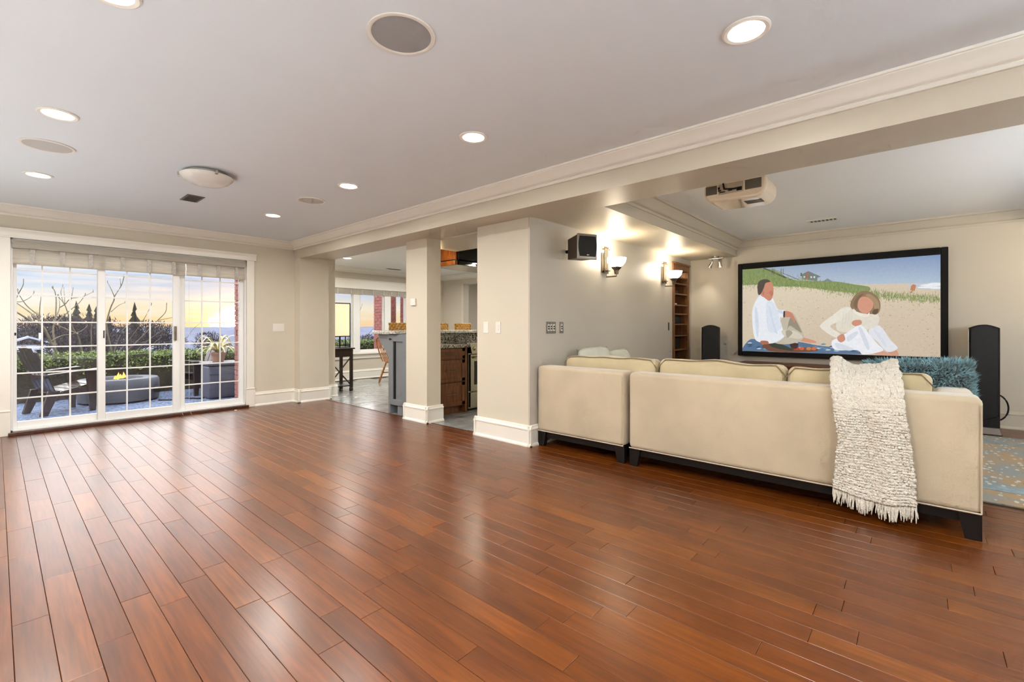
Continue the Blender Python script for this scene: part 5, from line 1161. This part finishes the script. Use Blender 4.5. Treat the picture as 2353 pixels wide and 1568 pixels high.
# storage bin, pot and plant
r = thing('storage_bin', (2.70, 9.45, ZP), 'grey resin deck bin with a lid by the brick pillar', 'bin')
m = MB(); rbox(m, 2.46, 9.22, ZP, 2.98, 9.72, .46, .04, 3); m.build('body', BINM, r, smooth=40); m = MB(); rbox(m, 2.44, 9.20, .461, 3.0, 9.74, .52, .02, 3); m.build('lid', BINM, r, smooth=40)
for k in range(3): MB().box(2.47, 9.214, .05 + k * .13, 2.97, 9.222, .06 + k * .13).build('rib', BINM, r)
r = thing('potted_plant', (2.66, 9.42, .52), 'leafy potted plant with pale arching leaves on the grey bin', 'plant')
MB().lathe([(0, .521), (.085, .521), (.115, .66), (.125, .66), (.125, .69), (.105, .69), (.10, .66), (0, .65)], (2.66, 9.42, 0), 24).build('pot', POTM, r, smooth=40)
rnd = random.Random(8)
for k in range(30):
    a = rnd.uniform(0, 2 * PI); Lf = rnd.uniform(.22, .40); up = rnd.uniform(.10, .30); w = rnd.uniform(.018, .034); m = MB()
    c_, s_ = math.cos(a), math.sin(a)
    def lf(u, v, Lf=Lf, up=up, w=w, c_=c_, s_=s_):
        q = Lf * u; z = .67 + up * math.sin(u * 2.3) * 1.25 - .10 * u * u; ww = w * math.sin(PI * min(1, u * .9 + .08)) * (v - .5) * 2
        return Vector((2.66 + c_ * q - s_ * ww, 9.42 + s_ * q + c_ * ww, z - abs(v - .5) * .012))
    m.grid(lf, 6, 2); m.build('leaf', LEAFV, r, smooth=80)
m = MB(); m.tube([(1.86, 9.75, ZP + .012), (2.0, 9.62, ZP + .012), (2.2, 9.50, ZP + .03), (2.35, 9.46, ZP + .012), (2.458, 9.45, ZP + .012)], .012, 8); m.build('gas_hose', BLACKP, smooth=60, label='black hose on the patio between fire pit and bin', cat='hose')

# brick pillars
BM = None
def pillar(x0, x1, y0, y1, z0, z1, lab, name='brick_pillar'):
    global BM
    r = thing(name, ((x0 + x1) / 2, (y0 + y1) / 2, z0), lab, 'pillar')
    MB().box(x0 + .006, y0 + .006, z0, x1 - .006, y1 - .006, z1).build('mortar_core', MORTAR, r)
    H_ = .076; bl = .205
    if BM is None: BM = MB().box(-.5, -.012, -.5, .5, .012, .5).mesh('brick', BRICK)
    nz_ = int((z1 - z0) / H_)
    for k in range(nz_):
        z = z0 + k * H_ + H_ / 2
        for side in (0, 1):
            a0, a1 = (x0, x1) if side == 0 else (y0, y1); a = a0 - (bl / 2 if (k + side) % 2 else 0)
            while a < a1 - .01:
                p, q = max(a, a0), min(a + bl, a1)
                if q - p > .03:
                    o = link('brick', BM, r); c = (p + q) / 2; o.scale = (q - p - .010, 1, H_ - .010); j = random.uniform(-.0015, .0015)
                    o.matrix_parent_inverse = Matrix.Translation(-r.location)
                    o.location = (c, y0 + .004 + j, z) if side == 0 else (x0 + .004 + j, c, z); o.rotation_euler = (0, 0, 0 if side == 0 else PI / 2)
                a += bl
    return r
pillar(2.45, 2.85, 7.36, 7.87, ZP, 2.3, 'red brick pillar at the right edge of the patio door')
pillar(6.55, 6.95, 10.2, 10.6, .3, 2.3, 'red brick pillar in the middle pane of the dining window')
pillar(7.05, 7.5, 9.75, 10.15, .3, 2.3, 'red brick pillar in the right pane of the dining window')

# bare trees
def bare(name, lines, Y0, lab, seed):
    rnd = random.Random(seed); m = MB()
    for ln, r0 in lines:
        dy = rnd.uniform(-.5, .5); pts = []
        for i, (x, y) in enumerate(ln): pts.append(at(x, y, Y0 + dy * i / max(1, len(ln) - 1)))
        # smooth and taper
        k = len(pts); fin = []
        for i in range(k - 1):
            p0, p1, p2, p3 = pts[max(i - 1, 0)], pts[i], pts[i + 1], pts[min(i + 2, k - 1)]
            for q in range(4):
                t_ = q / 4; fin.append(.5 * ((2 * p1) + (p2 - p0) * t_ + (2 * p0 - 5 * p1 + 4 * p2 - p3) * t_ ** 2 + (3 * p1 - p0 - 3 * p2 + p3) * t_ ** 3))
        fin.append(pts[-1]); n = len(fin)
        m.tube(fin, [r0 * .62 * (1 - .66 * i / (n - 1)) for i in range(n)], 6)
        e = fin[-1]; m.lathe([(0, -.02), (r0 * .36, 0), (r0 * .28, .03), (0, .05)], tuple(e), 6)
    return m.build(name, BARK, smooth=60, label=lab, cat='tree')
bare('bare_tree', [([(140, 846), (136, 823), (119, 790), (104, 760), (90, 745), (74, 739), (55, 728), (40, 719), (20, 708)], .045), ([(104, 760), (86, 733), (66, 716), (40, 698), (20, 684)], .024),
    ([(180, 768), (158, 759), (112, 739), (81, 719), (61, 702), (43, 676), (41, 668)], .024), ([(43, 674), (53, 656), (54, 646)], .015), ([(36, 694), (51, 693), (69, 684), (78, 673)], .014), ([(90, 735), (92, 702), (94, 687)], .018), ([(43, 674), (38, 686)], .014),
    ([(116, 785), (142, 772), (167, 768), (188, 760), (200, 750)], .02)], 12.3, 'bare branching tree at the left of the patio view', 1)
bare('bare_tree', [([(128, 846), (126, 821), (126, 790), (122, 763), (124, 745), (127, 733), (129, 708), (129, 687), (126, 670), (121, 662)], .036), ([(126, 735), (137, 707), (135, 682)], .018), ([(137, 707), (150, 699), (162, 687), (190, 682), (214, 671)], .015),
    ([(197, 846), (182, 781), (170, 760), (161, 739), (155, 717), (147, 698), (133, 681)], .026), ([(146, 697), (140, 673), (144, 658)], .013), ([(149, 698), (147, 664)], .013), ([(125, 745), (138, 734), (158, 716), (182, 696), (196, 678)], .02), ([(163, 690), (168, 665)], .012), ([(210, 846), (210, 790), (210, 750), (216, 728)], .02)], 12.6, 'bare multi-stemmed tree behind the fire pit', 2)
bare('bare_tree', [([(262, 846), (255, 800), (246, 760), (246, 737), (254, 708), (262, 690), (263, 682), (279, 656), (285, 636)], .03), ([(263, 682), (255, 664), (247, 649)], .015), ([(278, 658), (276, 644)], .011), ([(255, 717), (273, 702), (287, 696)], .013), ([(250, 846), (275, 773), (289, 749)], .016),
    ([(262, 846), (270, 814), (296, 783), (330, 735), (348, 700)], .018), ([(280, 846), (290, 810), (320, 780), (361, 738), (380, 718), (383, 700)], .022), ([(365, 736), (396, 730), (420, 724)], .012), ([(300, 846), (312, 810), (344, 780), (379, 755), (410, 735)], .018), ([(330, 846), (345, 800), (370, 775), (372, 762)], .016), ([(400, 840), (434, 769), (461, 742)], .014)], 12.9, 'bare pale-stemmed tree in the middle door panel', 3)
bare('bare_tree', [([(806, 830), (800, 775), (806, 745), (815, 726), (812, 712)], .022), ([(824, 800), (845, 770), (862, 752), (880, 745)], .014), ([(806, 745), (800, 735), (797, 722)], .014), ([(825, 720), (832, 700)], .012)], 12.4, 'bare twigs outside the dining window beside the lamp', 4)

# far landscape
m = MB()
def hill(u, v):
    x = -60 + 260 * u; y = 12 + 190 * v ** 1.5; d = y - 12
    z = -.7 - 5.5 * min(1, d / 28) if d < 40 else -6.2 + (d - 40) * .047
    z += noise.noise(Vector((x * .03, y * .03, 0))) * 1.2 * min(1, d / 20)
    return Vector((x, y, z))
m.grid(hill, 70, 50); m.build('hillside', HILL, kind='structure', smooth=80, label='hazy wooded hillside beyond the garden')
MB().box(-4, 11.9, -1.0, 10, 12.6, -.5).build('garden_bed', LAWN, kind='structure', label='dull garden bed behind the hedge')
def conifer(x, y, zb, h, seed, mat=CONIF):
    rnd = random.Random(seed); m = MB(); n = 15
    m.tube([(x, y, zb), (x, y, zb + h)], [h * .018, .02], 6)
    for k in range(n):
        z = zb + h * (.12 + .88 * k / n); rad = (h * .20 * (1 - k / n) ** .9 + .05) * rnd.uniform(.75, 1.15); dz = h * .07
        q = 11; n0 = len(m.v); m.v.append((x, y, z + dz))
        for i in range(q * 2):
            a = PI * i / q + rnd.uniform(-.1, .1); rr_ = rad * (1 if i % 2 else .30) * rnd.uniform(.6, 1.25); m.v.append((x + rr_ * math.cos(a), y + rr_ * math.sin(a), z - rnd.uniform(0, .03) * h))
        for i in range(q * 2): m.f.append((n0, n0 + 1 + i, n0 + 1 + (i + 1) % (q * 2)))
    return m
for k, (px, py, Y, wlab) in enumerate(((175, 693, 62, 'tall conifer on the skyline left of the first door stile'), (205, 700, 68, 'conifer just left of the first door stile'), (222, 705, 76, 'conifer behind the first door stile'), (309, 696, 54, 'lone conifer peak in the middle door panel'), (252, 726, 84, 'short conifer at the left of the middle door panel'), (95, 738, 96, 'far small conifer at the left of the skyline'), (350, 736, 90, 'low conifer in the middle door panel'), (148, 722, 58, 'conifer behind the bare multi-stemmed tree'))):
    p = at(px, py, Y); zb = -6.0; conifer(p.x, p.y, zb, p.z - zb, k + 20).build('conifer_tree', CONIF, label=wlab, cat='tree', group='conifers on the far slope')
rnd = random.Random(17)
def shrub(x, y, z, s, seed):
    m = MB(); rn = random.Random(int(seed * 10) + 3); base = Vector((x, y, z - s * 1.6))
    for k in range(7):
        a = rn.uniform(0, 6.28); e = Vector((x + math.cos(a) * s * .55, y + math.sin(a) * s * .3, z + rn.uniform(-.1, .6) * s)); mid = base.lerp(e, .55) + Vector((0, 0, s * .25))
        m.tube([base, mid, e], [s * .05, s * .03, s * .012], 5)
    for k in range(1700):
        d = Vector((rn.gauss(0, 1), rn.gauss(0, 1), rn.gauss(0, 1))).normalized() * (rn.random() ** .45)
        lump = 1 + .35 * noise.noise(d * 2.2 + Vector((seed, 0, 0)))
        p = Vector((x + d.x * s * lump, y + d.y * s * lump, z + d.z * s * .85 * lump))
        t_ = (d + Vector((rn.uniform(-.7, .7), rn.uniform(-.7, .7), rn.uniform(.0, .9)))).normalized() * s * rn.uniform(.10, .22); w = t_.cross(Vector((rn.random(), rn.random(), rn.random()))).normalized() * s * rn.uniform(.012, .03)
        n0 = len(m.v); m.v += [tuple(p - w), tuple(p + w), tuple(p + t_)]; m.f.append((n0, n0 + 1, n0 + 2))
    return m
for k, (px, py, Y, s, w) in enumerate(((62, 765, 31, .9, 'far left, above the pale house'), (98, 758, 36, 1.2, 'behind the left bare tree'), (140, 762, 33, 1.2, 'behind the multi-stemmed bare tree'), (180, 760, 40, 1.4, 'right side of the left door panel'), (215, 775, 28, .8, 'behind the first door stile'), (262, 768, 35, 1.1, 'left side of the middle door panel'), (335, 765, 39, 1.3, 'centre of the middle door panel'), (375, 772, 32, 1.0, 'right side of the middle door panel'), (480, 782, 44, 1.1, 'right door panel beside the sunset'), (135, 800, 22, .6, 'low on the slope in the left door panel'), (300, 803, 22, .6, 'low on the slope in the middle door panel'), (845, 786, 34, 1.0, 'seen through the dining window'))):
    p = at(px, py, Y); shrub(p.x, p.y, p.z - s * .2, s, k * 1.7).build('winter_tree', BROAD, fix=False, label='rounded leafless winter tree, ' + w, cat='tree', group='winter trees on the slope')
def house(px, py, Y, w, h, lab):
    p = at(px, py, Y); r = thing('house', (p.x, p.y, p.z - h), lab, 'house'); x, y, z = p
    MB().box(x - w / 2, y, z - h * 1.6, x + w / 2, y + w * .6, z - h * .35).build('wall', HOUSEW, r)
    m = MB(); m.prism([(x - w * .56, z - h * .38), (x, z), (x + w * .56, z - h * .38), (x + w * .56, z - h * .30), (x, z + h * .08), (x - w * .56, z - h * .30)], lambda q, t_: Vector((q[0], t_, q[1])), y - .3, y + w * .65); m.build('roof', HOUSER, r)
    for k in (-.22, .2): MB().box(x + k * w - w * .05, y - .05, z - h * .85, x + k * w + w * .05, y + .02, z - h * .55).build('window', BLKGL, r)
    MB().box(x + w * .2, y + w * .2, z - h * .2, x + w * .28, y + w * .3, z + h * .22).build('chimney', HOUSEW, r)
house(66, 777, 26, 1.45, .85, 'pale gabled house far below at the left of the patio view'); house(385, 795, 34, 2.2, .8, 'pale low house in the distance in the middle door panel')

# small glowing meshes light the room through their lamps, so they need no sampling of their own
for mm in bpy.data.materials: mm.cycles.emission_sampling = 'NONE'
